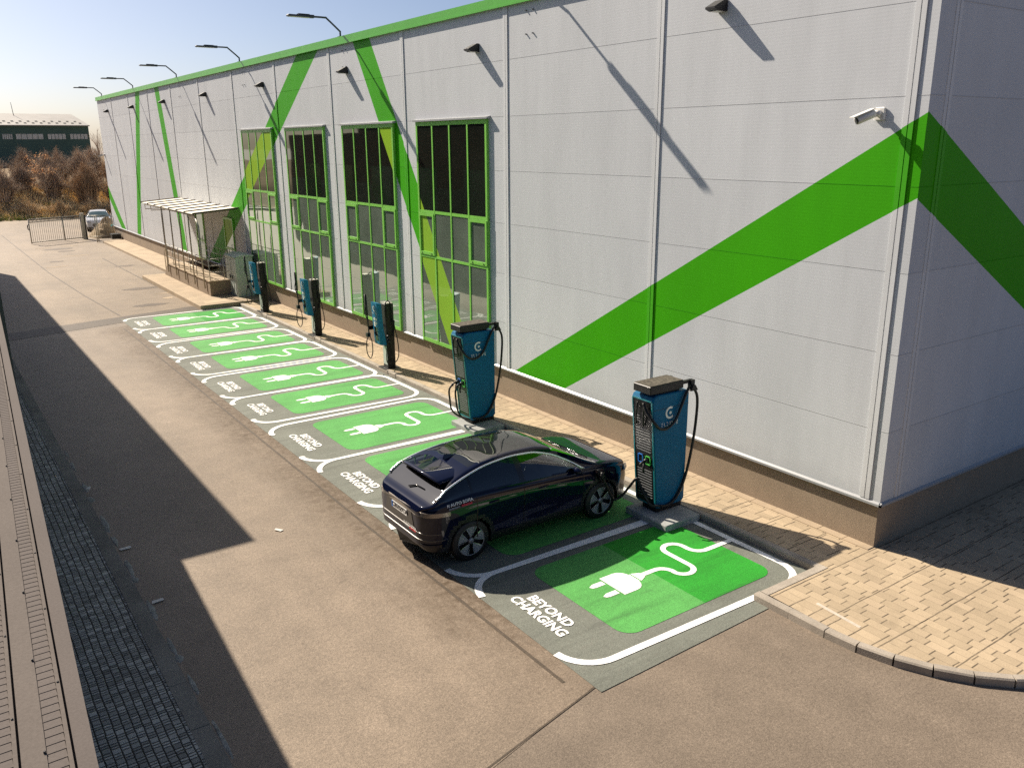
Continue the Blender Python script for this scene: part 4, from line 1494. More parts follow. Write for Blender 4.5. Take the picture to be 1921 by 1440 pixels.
    # mirrors
    for sd in (-1, 1):
        b = MB()
        v = []; f = []
        for iu in range(7):
            th = PI*iu/6
            for iv in range(10):
                ph = 2*PI*iv/10
                v.append((.80+.075*math.sin(th)*math.cos(ph)-.02, sd*(.99+.11*math.cos(th)), 1.15+.075*math.sin(th)*math.sin(ph)))
        for iu in range(6):
            for iv in range(10):
                f.append((iu*10+iv, iu*10+(iv+1) % 10, (iu+1)*10+(iv+1) % 10, (iu+1)*10+iv))
        b.add(v, f, True)
        b.box(.78, .86, sd*.90-.03, sd*.90+.03, 1.09, 1.13)
        emit(b, 'mirror', paint)
    # door handles
    for x in (-.95, .08):
        for sd in (-1, 1):
            b = MB()
            y = half_at(x, .985)
            b.tube([(x-.10, sd*(y-.005), .985), (x-.08, sd*(y+.022), .985), (x+.08, sd*(y+.022), .985), (x+.10, sd*(y-.005), .985)], .013, 6)
            emit(b, 'handle', paint, made['rear_door' if x < -.3 else 'front_door'] if sd < 0 else made['rear_door+' if x < -.3 else 'front_door+'])
    # outline of the tail at a height: list of (x, y) from right corner to left
    def plan(z, off, ymax=.93, back=-1.7):
        pr = []
        for x in [back-.03*k for k in range(40)]:
            if x < -2.329: break
            w = half_at(x, z)
            if w > .3: pr.append((x, w))
        pr = [p for p in pr if p[1] <= 2]
        right = [(x-off*.6, -w-off*.6) for x, w in pr]+[(-2.33-off, -half_at(-2.328, z)+.02)]
        left = [(x, -y) for x, y in reversed(right)]
        n = 8
        y0 = right[-1][1]
        mid = [(-2.33-off, y0+(-2*y0)*k/n) for k in range(1, n)]
        return right+mid+left
    def tailbar(z0, z1, off, back, name, mat, r_=None):
        b = MB()
        A = plan(z0, off, back=back); B = plan(z1, off, back=back)
        n = min(len(A), len(B))
        v = [(x, y, z0) for x, y in A[:n]]+[(x, y, z1) for x, y in B[:n]]
        b.add(v, [(i, i+1, n+i+1, n+i) for i in range(n-1)]+[(n+i, n+i+1, i+1, i) for i in range(0)], True)
        # top lip so the bar has a thickness
        A2 = plan(z1, 0, back=back)
        v = [(x, y, z1) for x, y in B[:n]]+[(x, y, z1+.004) for x, y in A2[:n]]
        b.add(v, [(i, i+1, n+i+1, n+i) for i in range(n-1)])
        A2 = plan(z0, 0, back=back)
        v = [(x, y, z0) for x, y in A2[:n]]+[(x, y, z0) for x, y in A[:n]]
        b.add(v, [(i, i+1, n+i+1, n+i) for i in range(n-1)])
        return emit(b, name, mat)
    tailbar(.945, 1.02, .016, -1.78, 'tail_light', mats['tail'])
    tailbar(.26, .44, .03, -1.95, 'rear_diffuser', mats['clad'])
    tailbar(.50, .515, .010, -1.9, 'bumper_line', mats['trimdull'])
    tailbar(.615, .63, .010, -1.98, 'bumper_line', mats['trimdull'])
    # spoiler
    b = MB()
    v = []; f = []
    nx, ny = 6, 20
    for a in range(nx+1):
        for c in range(ny+1):
            yv = -.64+1.28*c/ny
            edge = .10*(abs(yv)/.64)**2.5
            x = -1.40+(-.52+edge)*a/nx
            zt = key(ZT, -1.40)+.012
            z = zt-.045*(a/nx)-.07*(abs(yv)/.64)**2.5
            v.append((x, yv, z))
    n0 = len(v)
    v += [(p[0], p[1], p[2]-.035) for p in v]
    w = ny+1
    for a in range(nx):
        for c in range(ny):
            f.append((a*w+c, a*w+c+1, (a+1)*w+c+1, (a+1)*w+c))
            f.append((n0+a*w+c, n0+(a+1)*w+c, n0+(a+1)*w+c+1, n0+a*w+c+1))
    for c in range(ny): f.append((nx*w+c, nx*w+c+1, n0+nx*w+c+1, n0+nx*w+c))
    for a in range(nx):
        f.append((a*w, (a+1)*w, n0+(a+1)*w, n0+a*w)); f.append((a*w+ny, n0+a*w+ny, n0+(a+1)*w+ny, (a+1)*w+ny))
    b.add(v, f, True)
    sp = emit(b, 'spoiler', paint)
    b = MB()
    for yv in (-.20, .20):
        zz = key(ZT, -1.40)-.0
        b.prism([(-1.50, yv, zz-.003), (-1.72, yv-.085*(1 if yv > 0 else -1), zz-.022), (-1.72, yv+.045*(1 if yv > 0 else -1), zz-.022)], (0, 0, .0065))
    emit(b, 'spoiler_slot', mats['black'], sp)
    # shark fin
    b = MB()
    b.prism([(-1.36, .03, 1.56), (-1.12, .012, 1.62), (-1.12, -.012, 1.62), (-1.36, -.03, 1.56)], (0, 0, .01))
    b.add([(-1.14, -.02, 1.615), (-1.14, .02, 1.615), (-1.36, .03, 1.565), (-1.36, -.03, 1.565), (-1.34, 0, 1.665)], [(0, 1, 4), (1, 2, 4), (2, 3, 4), (3, 0, 4)])
    emit(b, 'antenna_fin', paint)
    # rear wiper
    b = MB()
    b.tube([(-2.06, .05, 1.205), (-1.97, -.10, 1.255), (-1.95, -.34, 1.25)], .014, 5)
    emit(b, 'rear_wiper', mats['black'])
    b = MB()
    for yv in (-.35, .25):
        b.tube([(1.33, yv-.25, 1.155), (1.22, yv, 1.215), (1.15, yv+.3, 1.235)], .012, 5)
    emit(b, 'wiper', mats['black'])
    # lamps at the front, grille
    b = MB()
    for sd in (-1, 1):
        b.prism([(2.02, sd*.845, .80), (2.20, sd*.69, .78), (2.22, sd*.64, .84), (2.04, sd*.80, .88)], (.02, sd*.015, .005))
    emit(b, 'headlight', mats['lamp'])
    b = MB()
    b.box(2.262, 2.292, -.42, .42, .40, .68)
    emit(b, 'grille', mats['black'])
    if not detail: return root
    b = MB()
    for yv in (-.38, .38):
        b.bbox(-.25, .30, yv-.24, yv+.24, .35, .66, .05)
        b.prism([(-.22, yv-.22, .60), (-.08, yv-.22, .60), (-.30, yv-.20, 1.28), (-.40, yv-.20, 1.26)], (0, .44, 0))
        b.prism([(-.32, yv-.12, 1.30), (-.25, yv-.12, 1.30), (-.29, yv-.10, 1.47), (-.37, yv-.10, 1.46)], (0, .24, 0))
    b.prism([(-1.35, -.6, .62), (-1.15, -.6, .60), (-1.38, -.6, 1.25), (-1.5, -.6, 1.24)], (0, 1.2, 0))
    emit(b, 'seat', mats['seat'])
    b = MB()
    b.prism([(.72, -.74, .75), (1.15, -.74, .75), (1.2, -.70, 1.07), (.80, -.74, 1.10)], (0, 1.46, 0))
    b.box(-1.5, 1.1, -.78, .78, .30, .33)
    emit(b, 'dashboard', mats['black'])
    # number plate in its recess
    b = MB()
    b.prism([(-2.336, .50, .66), (-2.336, -.50, .66), (-2.336, -.42, .94), (-2.336, .42, .94)], (-.004, 0, 0))
    emit(b, 'tailgate_panel', mats['black'])
    b = MB().use(M['white_gloss'])
    b.box(-2.352, -2.342, -.02-.26, -.02+.26, .805, .925)
    b.use(M['gunlight']).box(-2.3535, -2.351, .20, .24, .808, .922)
    b.use(M['black'])
    put_text(b, text_geo('CB5029TA', .115, .006, 1.0), (-2.3535, -.04, .866), (0, -1, 0), (0, 0, 1))
    emit(b, 'number_plate')
    # dealer stickers on the tail and on the rear quarter
    b = MB().use(M['white_gloss'])
    put_text(b, text_geo('N AUTO SOFIA', .062, .002), (-2.3415, -.36, .665), (0, -1, 0), (0, 0, 1))
    b.use(mats['red']).box(-2.3425, -2.3405, -.56, -.34, .60, .635)
    b.use(M['vent']).box(-2.3425, -2.3405, -.33, -.18, .605, .63)
    emit(b, 'sticker')
    b = MB().use(M['white_gloss'])
    yq = lambda x, z: -half_at(x, z)-.004
    p0 = Vector((-1.74, yq(-1.74, 1.125), 1.125)); p1 = Vector((-1.48, yq(-1.48, 1.14), 1.14))
    ux = (p1-p0).normalized()
    pu = Vector((-1.74, yq(-1.74, 1.16), 1.16)); uy = (pu-p0).normalized()
    tg = text_geo('N AUTO SOFIA', .072, .002)
    out = Vector((0, -.006, .003))
    put_text(b, tg, (p0+p1)/2+out, ux, uy)
    b.use(mats['red'])
    c0 = (p0+p1)/2+out
    b.prism([c0+ux*.02-uy*.075, c0+ux*.22-uy*.075, c0+ux*.22-uy*.040, c0+ux*.02-uy*.040], (0, -.001, 0))
    b.use(M['vent']).prism([c0-ux*.22-uy*.07, c0-ux*.01-uy*.07, c0-ux*.01-uy*.045, c0-ux*.22-uy*.045], (0, -.001, 0))
    emit(b, 'sticker')
    # charging flap: open recess on the front wing with the plug in it
    b = MB()
    y = -half_at(1.33, .86)
    b.prism([(1.24, y-.002, .80), (1.46, y-.002, .80), (1.46, y-.002, .95), (1.24, y-.002, .95)], (0, -.006, 0))
    fl = emit(b, 'charge_port', mats['black'])
    b = MB()
    b.tube([(1.30, y-.005, .88), (1.30, y-.09, .90), (1.27, y-.16, .97)], .032, 10)
    b.tube([(1.27, y-.15, .965), (1.30, y-.12, 1.0)], .03, 8)
    emit(b, 'charge_plug', mats['tyre'], fl)
    b = MB()
    b.prism([(1.50, y-.01, .80), (1.53, y-.15, .80), (1.53, y-.15, .95), (1.50, y-.01, .95)], (.012, 0, 0))
    emit(b, 'charge_flap', paint, fl)
    return root

def car_paint(name, col, coat=1.0):
    mt, b, t = newmat(name, col, .6, .0, .0, coat)
    b.inputs['Coat IOR'].default_value = 1.45
    return mt
def car_glass(name, col, rough=.03):
    mt, b, t = newmat(name, col, rough, 0, .5, 0, 1.6)
    return mt
def clear_glass(name, tint):
    mt, b, t = newmat(name, (.01, .012, .014), .03)
    tr = t.n.new('ShaderNodeBsdfTransparent'); tr.inputs['Color'].default_value = (*tint, 1)
    gl = t.n.new('ShaderNodeBsdfGlossy'); gl.inputs['Roughness'].default_value = .02
    fr = t.n.new('ShaderNodeFresnel'); fr.inputs['IOR'].default_value = 1.55
    ms = t.n.new('ShaderNodeMixShader')
    t.l.new(fr.outputs[0], ms.inputs[0]); t.l.new(tr.outputs[0], ms.inputs[1]); t.l.new(gl.outputs[0], ms.inputs[2])
    t.l.new(ms.outputs[0], t.n['Material Output'].inputs['Surface'])
    return mt
cm = {'rearglass': car_glass('rear_glass', (.004, .005, .006), .03), 'screen': clear_glass('screen_glass', (.55, .60, .58)), 'front_glass': clear_glass('front_side_glass', (.42, .50, .52)), 'seat': newmat('pale_seat', (.40, .38, .35), .8)[0],
      'roof': car_glass('roof_glass', (.006, .007, .007), .03), 'black': car_glass('gloss_black', (.006, .006, .007), .15),
      'clad': newmat('satin_black', (.010, .010, .011), .30)[0], 'chrome': newmat('satin_chrome', (.86, .88, .92), .3, 1.0)[0],
      'tyre': M['rubber'], 'rimdark': newmat('rim_grey', (.30, .31, .33), .4, .4)[0], 'rimlight': newmat('rim_silver', (.55, .57, .58), .25, .9)[0],
      'tail': newmat('smoked_lamp', (.26, .23, .20), .22, .75, .6, .5)[0], 'trimdull': newmat('dull_trim', (.09, .085, .08), .3, .5)[0],
      'lamp': newmat('lamp_glass', (.25, .27, .28), .08, .3)[0], 'red': newmat('red_sticker', (.45, .02, .03), .5)[0]}
make_car((-4.14, 4.695, 0), 0.0, 'dark blue electric crossover plugged in to the nearest blue charger cabinet', 'car',
         car_paint('midnight_blue_paint', (.0020, .0038, .018)), car_glass('tinted_glass', (.010, .018, .030)), cm, True)
cm2 = dict(cm); cm2['roof'] = car_paint('white_roof', (.5, .52, .55)); cm2['rearglass'] = cm2['screen'] = car_glass('far_screen', (.05, .09, .10)); cm2['chrome'] = cm['black']
make_car((.35, 70.3, 0), R(-100), 'small pale silver car parked behind the sand heap at the far corner', 'car',
         car_paint('pale_paint', (.50, .52, .55)), car_glass('far_glass', (.04, .07, .08)), cm2, False)

# ================================================================== LEFT SIDE BUILDINGS
def XE(y): return -11.555+.052*(y-4.6)
root = empty('low_roof_building', (-13, 2, 0), 'low building with a ribbed cream metal roof edge at the lower left corner', 'building')
ZR = 4.70
Y0, Y1 = -14, 15.2
def strip(g, o0, o1, z0, z1):
    g.prism([(XE(Y0)-o0, Y0, z1), (XE(Y1)-o0, Y1, z1), (XE(Y1)-o1, Y1, z1), (XE(Y0)-o1, Y0, z1)], (0, 0, z0-z1))
g = MB(); strip(g, .12, 6.0, 0, ZR-.16)
g.build('wall', M['greyclad'], root)
g = MB(); strip(g, .0, .058, ZR-.35, ZR)
g.build('eaves_flashing', M['cream'], root)
g = MB()
k = .066
for i in range(14):
    strip(g, k, k+.014, ZR-.06, ZR+.008)
    strip(g, k+.074, k+.149, ZR-.06, ZR+.004)
    k += .157
g.build('cover_strip', M['cream2'], root)
g = MB()
k = .080
for i in range(9):
    y = -9.0
    while y < Y1-.1:
        a, b = XE(y)-k, XE(y)-k-.060
        g.prism([(a, y, ZR+.0008), (a, y+.0475, ZR-.0012), (b, y+.0475, ZR-.0012), (b, y, ZR+.0008)], (0, 0, -.012))
        y += .048
    k += .157
g.build('ribbed_sheet', M['cream'], root)
g = MB(); strip(g, .054, 5, ZR-.15, ZR-.016)  # dark sheet below the gaps; the lips' shadow lines put into its colour
g.build('shadow_line_sheet', noisy('lip_shadow_tone', (.045, .038, .035), .9, .1, 3), root)
y = -5.2
while y < 5.5:
    for o in (.073, .23, .145):
        g = MB()
        g.tube([(XE(y+o*3)-o, y+o*3, ZR+.0), (XE(y+o*3)-o, y+o*3, ZR+.012)], .0045, 6)
        g.build('screw', M['black'], root)
    y += .62

root = empty('tall_left_building', (-14, 34, 0), 'tall grey and maroon building left of the road, seen as shadow and window reflection', 'building')
g = MB()
XT = -10.86
g.box(-30, XT, 15.22, 53.5, 0, 4.4)
g.build('wall', M['greyclad'], root)
g = MB(); g.box(-30, XT, 15.22, 53.5, 4.4, 7.30); g.box(-30, -16.2, 15.22, 53.5, 7.30, 12.5)
g.build('upper_wall', M['redbrown'], root)
g = MB()
for k in range(7):
    y = 17+k*5.2
    g.box(XT-.02, XT+.03, y, y+2.6, 3.0, 5.4)
g.build('window', newmat('green_glass', (.03, .12, .05), .1)[0], root)

# ================================================================== GATE, FENCE, FAR OBJECTS
ga, gb = Vector((-5.61, 61.35)), Vector((-2.1, 62.9))
root = empty('sliding_gate', (ga.x, ga.y, 0), 'pale steel bar gate standing across the far end of the yard', 'gate')
d = (gb-ga)/(gb-ga).length
L = (gb-ga).length
def gp(t, z): return (ga.x+d.x*t, ga.y+d.y*t, z)
g = MB()
for a, b in ((gp(0, .12), gp(L, .12)), (gp(0, 1.72), gp(L, 1.72)), (gp(0, 1.52), gp(L, 1.52))): g.tube([a, b], .035, 6)
for t in (0, L*.64, L): g.tube([gp(t, .05), gp(t, 1.72)], .04, 6)
g.build('frame', M['steel'], root)
g = MB()
n = 26
for k in range(1, n): g.tube([gp(L*k/n, .14), gp(L*k/n, 1.52)], .013, 5)
g.build('bars', M['steel'], root)
g = MB()
for k in range(1, 40): g.box(ga.x+d.x*L*k/40-.02, ga.x+d.x*L*k/40+.02, ga.y+d.y*L*k/40-.01, ga.y+d.y*L*k/40+.01, 1.55, 1.69)
g.build('top_comb', M['lampgrey'], root)
g = MB(); g.tube([gp(-.02, 1.0), gp(-.10, 1.05), gp(-.12, 1.2), gp(-.10, 1.35), gp(-.02, 1.38)], .035, 6)
g.build('handle', M['black'], root)
pp = Vector((-1.95, 62.75))
root = empty('gate_post', (pp.x, pp.y, 0), 'stout pale steel post at the right end of the gate', 'gate post')
g = MB(); g.box(pp.x-.14, pp.x+.06, pp.y-.1, pp.y+.1, 0, 1.86); g.box(pp.x-.17, pp.x+.09, pp.y-.13, pp.y+.13, 1.86, 1.9)
g.build('post', M['steel'], root)
g = MB(); g.box(pp.x+.062, pp.x+.16, pp.y-.1, pp.y+.1, 0, 1.75)
g.build('channel', M['black'], root)
root = empty('bar_fence', (-1, 61.2, 0), 'thin steel bar fence between the gate post and the warehouse corner', 'fence')
fa, fb, fc = Vector((-1.85, 62.7)), Vector((-1.62, 59.9)), Vector((-.08, 62.35))
g = MB()
def fence(a, b, n):
    a3 = lambda t, z: (a.x+(b.x-a.x)*t, a.y+(b.y-a.y)*t, z)
    for z in (.15, 1.68): g.tube([a3(0, z), a3(1, z)], .022, 5)
    for k in range(n+1): g.tube([a3(k/n, .15), a3(k/n, 1.68)], .010, 4)
fence(Vector((-1.6, 62.9)), fc, 10)
g.build('bars', M['steel'], root)
for p in (Vector((-1.62, 59.9)), Vector((-1.45, 60.3)), fc):
    g = MB(); g.tube([(p.x, p.y, 0), (p.x, p.y, 1.82)], .035, 6)
    g.build('post', M['steel'], root)
# heap of sand and rubble
g = MB()
rnd = random.Random(3)
n, mrings = 28, 9
v = [(-.15, 63.9, 1.5)]
for r_ in range(1, mrings+1):
    for k in range(n):
        a = 2*PI*k/n
        q = r_/mrings
        rad = q*(1.42+.14*math.sin(3*a+1))
        z = 1.5*(1-q)**.9*(1+.10*rnd.uniform(-1, 1))+.03*rnd.uniform(-1, 1)*(q < 1)
        v.append((-.15+rad*math.cos(a)*1.05+.35*q*0, 63.9+rad*math.sin(a)*1.0, max(z, -.02 if q == 1 else .01)))
f = [(0, 1+k, 1+(k+1) % n) for k in range(n)]
for r_ in range(mrings-1):
    for k in range(n):
        a = 1+r_*n+k; b = 1+r_*n+(k+1) % n
        f.append((a, a+n, b+n, b))
g.add(v, f)
tag(g.build('sand_heap', M['sand'], origin=(-.15, 63.6, 0)), 'conical heap of brown sand and rubble behind the bar fence', 'sand heap')
g = MB(); g.prism([(-.15, 62.50, .86), (.12, 62.52, .95), (.12, 62.54, 1.05), (-.15, 62.52, .96)], (0, .03, 0))
tag(g.build('turquoise_scrap', newmat('turquoise_plastic', (.05, .45, .48), .5)[0], origin=(0, 62.5, .86)), 'small turquoise scrap of plastic on the sand heap', 'plastic scrap')
g = MB(); g.bbox(-.62, -.02, 59.9, 60.5, .15, .50, .03)
root = empty('rubble_crate', (-.32, 60.2, .15), 'low black plastic crate at the far end of the warehouse plinth', 'crate')
g.build('body', M['black'], root)
g = MB(); g.box(-.66, .0, 59.86, 59.92, .44, .52); g.box(-.66, .0, 60.48, 60.54, .44, .52)
g.build('rim', M['lampgrey'], root)

# dropped litter
for k, (x, y, z, sx, lab) in enumerate(((-10.12, 5.45, .012, .09, 'pale scrap of paper in the left gutter, nearest the camera'), (-10.22, 10.6, .11, .07, 'small white scrap of paper on the left kerb'),
                                   (-7.75, 6.75, .012, .08, 'white slip of paper on the sunlit road left of the bays'), (-10.15, 7.6, .012, .10, 'flattened pale can in the left gutter'))):
    g = MB()
    a = k*1.1
    pts = []
    for u, w in ((-1, -.45), (1, -.35), (.9, .4), (-.8, .5)):
        pts.append((x+sx*(u*math.cos(a)-w*math.sin(a)), y+sx*(u*math.sin(a)+w*math.cos(a)), z+.008*((u+w) > .5)))
    g.prism(pts, (0, 0, .006))
    tag(g.build('litter', M['paper'], origin=(x, y, z)), lab, 'litter', 'scraps of litter')
g = MB(); g.prism([(-2.27, -.50, PZ+.0005), (-2.33, -1.25, PZ+.0005), (-2.27, -1.25, PZ+.0005), (-2.21, -.50, PZ+.0005)], (0, 0, .002))
tag(g.build('paint_mark', noisy('faded_paint', (.52, .46, .38), .8, .2, 4)), 'short faded white line on the tan pavers near the kerb corner', 'painted line')
# ================================================================== HILLSIDE, BUSHES, FAR BUILDING
def hill(x, y):
    t = min(max((y-84.3)/9, 0), 1)
    s = t*t*(3-2*t)
    t2 = min(max((y-93)/45, 0), 1)
    return s*2.3+1.4*t2+(.22*math.sin(x*.7+y*.4)+.16*math.sin(x*1.7-y*.9))*s
g = MB()
nx, ny = 70, 46
ysr = [84.2+.45*k for k in range(24)]+[95+2.5*k for k in range(12)]+[130+18*k for k in range(10)]
v = []
for y in ysr:
    for i in range(nx):
        x = -46+i*1.6 if y < 130 else (-46+i*1.6)*1.0
        v.append((x, y, hill(x, y)-.0))
f = []
for j in range(len(ysr)-1):
    for i in range(nx-1):
        a = j*nx+i
        f.append((a, a+1, a+nx+1, a+nx))
g.add(v, f, True)
tag(g.build('hillside', M['dirt']), kind='structure')

def blades(g, rnd, x, y, z, n, h, spread, wid):
    for _ in range(n):
        a = rnd.uniform(0, 2*PI); r_ = spread*rnd.random()**.5
        bx, by = x+r_*math.cos(a)*.6, y+r_*math.sin(a)*.6
        lean = Vector((math.cos(a), math.sin(a), 0))*rnd.uniform(.1, .7)*h
        hh = h*rnd.uniform(.5, 1.1)
        b = rnd.uniform(0, PI)
        w = Vector((math.cos(b), math.sin(b), 0))*wid
        p = Vector((bx, by, z))
        g.add([p-w, p+w, p+lean+Vector((0, 0, hh))], [(0, 1, 2)])
g = MB()
rnd = random.Random(21)
for k in range(4200):
    x = rnd.uniform(-16, 9); y = rnd.uniform(84.6, 99)
    blades(g, rnd, x, y, hill(x, y)-.05, 7, rnd.uniform(.3, .8), .7, .035)
tag(g.build('dry_grass', M['straw']), kind='stuff')
g = MB()
for k in range(130):
    x, y = rnd.choice([(-4.4, 86.0), (-3.4, 84.9), (2.2, 86.8), (3.2, 86.0), (-6.5, 84.9), (-.5, 88.2)])
    x += rnd.gauss(0, .8); y += rnd.gauss(0, .25)
    blades(g, rnd, x, y, hill(x, y)-.03, 14, .35, .5, .05)
tag(g.build('green_weeds', M['leafgreen']), kind='stuff')

def shrub(name, x, y, rx, rz, n, mat, lab, seed, lean=0.0, group='leafless shrubs on the bank'):
    """dense mass of thin branching twigs rising from one base"""
    rnd = random.Random(seed)
    z0 = hill(x, y)-.05
    root = empty(name, (x, y, z0), lab, 'shrub', group)
    g = MB()
    base = Vector((x, y, z0))
    for _ in range(n):
        th = rnd.uniform(0, 2*PI); el = rnd.uniform(.12, 1.0)**.8
        r_ = rnd.uniform(.55, 1.0)
        tip = base+Vector((rx*math.cos(th)*math.cos(el*PI/2)*r_*1.0+lean, rx*.8*math.sin(th)*math.cos(el*PI/2)*r_, rz*(.25+.75*el)*r_))
        s = base+Vector((rx*.35*math.cos(th)*rnd.random(), rx*.3*math.sin(th)*rnd.random(), 0))
        mid = s.lerp(tip, rnd.uniform(.45, .6))+Vector((rnd.gauss(0, .12), rnd.gauss(0, .12), rz*.12))
        w = rnd.uniform(.014, .03)
        sd = Vector((math.cos(th+1.57), math.sin(th+1.57), .0))*w
        g.add([s-sd, s+sd, mid+sd*.8, mid-sd*.8, tip], [(0, 1, 2, 3), (3, 2, 4)])
        for _k in range(5):                     # side twigs
            p = mid.lerp(tip, rnd.random())
            q = p+Vector((rnd.gauss(0, .28), rnd.gauss(0, .28), rnd.uniform(0, .42)))*(.5+.3*rz/2)
            b = rnd.uniform(0, PI)
            u = Vector((math.cos(b), math.sin(b), rnd.uniform(-.3, .3)))*.013
            g.add([p-u, p+u, q], [(0, 1, 2)])
    g.build('twigs', mat, root)
    g = MB()
    for k in range(5):
        a = 2*PI*k/5
        g.tube([base+Vector((0, 0, -.1)), base+Vector((.15*rx*math.cos(a), .15*rx*math.sin(a), rz*.45))], .035, 5, True, True, .012)
    g.build('stem', M['bark'], root)
    return root
SH = [(2.6, 88.6, 2.1, 3.2, 900, 'twig', 'large dark brown leafless shrub in front of the green building, left of the warehouse corner'),
      (-.2, 90.5, 1.7, 2.4, 600, 'twig2', 'greyish leafless shrub left of the large dark shrub, behind the rusty-leaved tree'),
      (5.0, 88.2, 1.3, 2.0, 420, 'twig', 'brown leafless shrub hard against the warehouse corner'),
      (-4.6, 89.5, 2.0, 2.3, 700, 'twig2', 'broad grey-brown shrub at the left edge behind the gate'),
      (-2.6, 92.5, 1.9, 2.3, 650, 'twig2', 'mid brown shrub at the top of the bank, left of the rusty-leaved tree'),
      (.2, 95.5, 2.1, 2.7, 650, 'twig2', 'dusky shrub under the long windows of the green building'),
      (3.2, 95.0, 2.0, 2.9, 650, 'twig2', 'dusky shrub under the right end of the green building'),
      (6.2, 94.0, 1.8, 3.1, 600, 'twig', 'tall brown shrub at the right end of the bank beside the warehouse'),
      (-5.8, 94.5, 2.2, 3.2, 700, 'twig', 'tall brown shrub at the far left of the bank'),
      (-6.8, 87.0, 1.6, 1.5, 420, 'bramble', 'low brown shrub at the foot of the bank, far left'),
      (-3.0, 86.4, 1.7, 1.1, 380, 'bramble', 'low brown bramble above the road, behind the gate bars'),
      (-.4, 86.2, 1.6, 1.1, 380, 'bramble', 'low brown bramble left of the silver car'),
      (2.3, 86.0, 1.6, 1.1, 380, 'bramble', 'low brown bramble behind the silver car'),
      (4.4, 85.8, 1.2, 1.0, 300, 'bramble', 'low brown bramble right of the silver car, touching the warehouse edge'),
      (-1.5, 99.0, 2.3, 2.9, 520, 'twig2', 'dusky shrub against the green building, below its middle window'),
      (2.0, 101.0, 2.3, 3.0, 520, 'twig2', 'dusky shrub against the green building, below its last but one window'),
      (5.2, 99.5, 2.2, 3.1, 520, 'twig2', 'dusky shrub against the green building, below its right corner'),
      (-5.0, 99.5, 2.6, 3.0, 520, 'twig2', 'dusky shrub against the green building, at the left edge of the photo'),
      (-9.5, 90.5, 2.4, 2.4, 500, 'twig2', 'grey-brown shrub cut by the left edge of the photo')]
for k, (x, y, rx, rz, n, mt, lab) in enumerate(SH):
    shrub('shrub', x, y, rx*1.15, rz*1.45, int(n*(1.5 if mt != 'bramble' else .9)), M[mt], lab, 100+k)
def tree(x, y, h, spread, seed, lab, leaves, group=None, nb=9):
    rnd = random.Random(seed)
    z0 = hill(x, y)-.1
    root = empty('tree', (x, y, z0), lab, 'tree', group)
    g = MB(); lf = MB()
    base = Vector((x, y, z0))
    top = base+Vector((rnd.gauss(0, .2), 0, h*.8))
    trunk = [base.lerp(top, t)+Vector((.1*math.sin(t*5+seed), .08*math.cos(t*4), 0)) for t in (0, .25, .5, .75, 1)]
    g.tube(trunk, .085, 6, True, True, .02)
    g.build('trunk', M['bark'], root)
    cr = MB().use(M['twig2'])
    for k in range(nb*4):
        t = rnd.uniform(.25, 1)
        s = base.lerp(top, t)
        a = rnd.uniform(0, 2*PI)
        e = s+Vector((math.cos(a)*spread*rnd.uniform(.4, 1)*(1.15-t*.5), math.sin(a)*spread*.8*rnd.uniform(.4, 1), h*rnd.uniform(.10, .34)))
        cr.tube([s, s.lerp(e, .5)+Vector((0, 0, .12)), e], .022, 4, False, True, .008)
        for q in range(7):
            p = s.lerp(e, rnd.uniform(.35, 1))
            o = p+Vector((rnd.gauss(0, .22), rnd.gauss(0, .22), rnd.uniform(.02, .5)))
            u = Vector((.011, .006, 0))
            cr.add([p-u, p+u, o], [(0, 1, 2)])
        if leaves and t > .45:
            cr.use(M['rust'])
            for q in range(16):
                p = e+Vector((rnd.gauss(0, .22), rnd.gauss(0, .22), rnd.gauss(.02, .10)))
                a1 = rnd.uniform(0, PI); u = Vector((math.cos(a1), math.sin(a1), rnd.uniform(-.4, .4)))*.07
                w = Vector((-u.y, u.x, rnd.uniform(-.05, .05)))*.5
                cr.add([p-u, p+w, p+u, p-w], [(0, 1, 2, 3)])
            cr.use(M['twig2'])
    cr.build('crown', None, root)
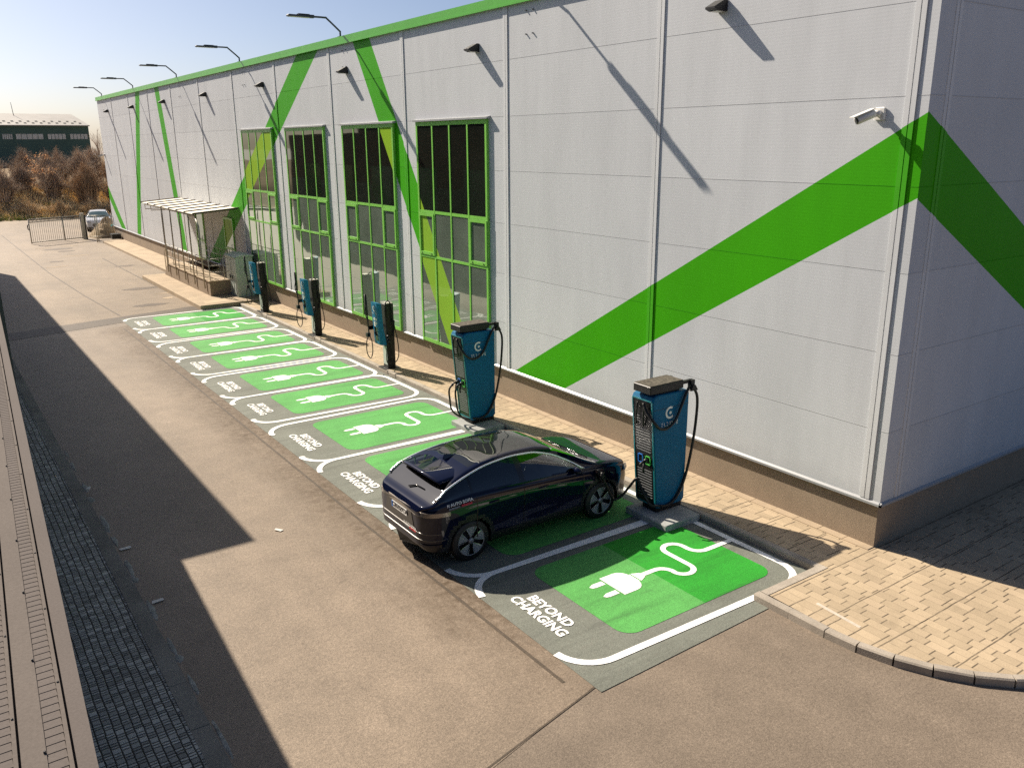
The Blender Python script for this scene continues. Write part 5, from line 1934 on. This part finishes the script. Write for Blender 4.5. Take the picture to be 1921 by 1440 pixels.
tree(-.9, 88.8, 4.4, 1.7, 5, 'small tree with clumps of rusty orange leaves in front of the green building', True)
TL = ['leafless tree between the green building and the warehouse, its bare top against the sky',
      'leafless tree touching the warehouse wall, right of the bare-topped one',
      'leafless tree behind the big dark shrub, before the green building']
for k, (x, y, h) in enumerate(((6.4, 101, 5.0), (7.6, 99, 4.6), (5.0, 104, 3.4))):
    tree(x, y, h, 1.5, 50+k, TL[k], False, 'leafless trees by the warehouse corner', 14)

root = empty('green_shed', (-2, 146, 3.5), 'dark green industrial building with pale pitched roof and window band behind the bank', 'building')
g = MB(); g.box(-24, 12.0, 140, 156, 2, 9.55)
g.build('wall', M['deepgreen'], root)
g = MB()
g.prism([(12.15, 139.6, 9.50), (12.15, 139.6, 9.62), (10.9, 147, 11.25), (10.9, 156, 9.6), (10.9, 156, 9.4)], (-36, 0, 0)) if False else None
g.add([(12.15, 139.5, 9.5), (-25, 139.5, 9.5), (-25, 147.5, 11.45), (11.0, 147.5, 11.45), (12.15, 156, 9.5), (-25, 156, 9.5), (12.15, 139.5, 9.62), (-25, 139.5, 9.62)],
      [(6, 7, 2, 3), (0, 1, 7, 6), (3, 2, 5, 4), (0, 6, 3, 4)])
g.build('roof', M['greyroof'], root)
g = MB()
for k in range(30):
    x = 11.2-k*1.05
    g.box(x-.35, x, 140.6, 140.75, 9.92, 10.0); g.box(x-.85, x-.5, 141.8, 141.95, 10.2, 10.28)
g.build('snow_guard', M['lampgrey'], root)
for a, b in ((9.3, 11.75), (5.2+1.1, 8.75), (2.15, 5.75), (.4, 1.75), (-4, -.6), (-9, -5.5), (-14, -10)):
    g = MB(); g.box(a, b, 139.95, 139.999, 7.62, 8.36)
    w = g.build('window', M['winpale'], root)
    g = MB()
    x = a+.0
    while x < b+.01:
        g.box(x-.03, x+.03, 139.93, 139.95, 7.6, 8.38); x += (b-a)/5
    g.build('frame', M['deepgreen'], w)
g = MB(); g.tube([(2.9, 146, 11), (2.75, 146, 13.0)], .05, 5, True, True, .03)
g.build('antenna', M['lampgrey'], root)
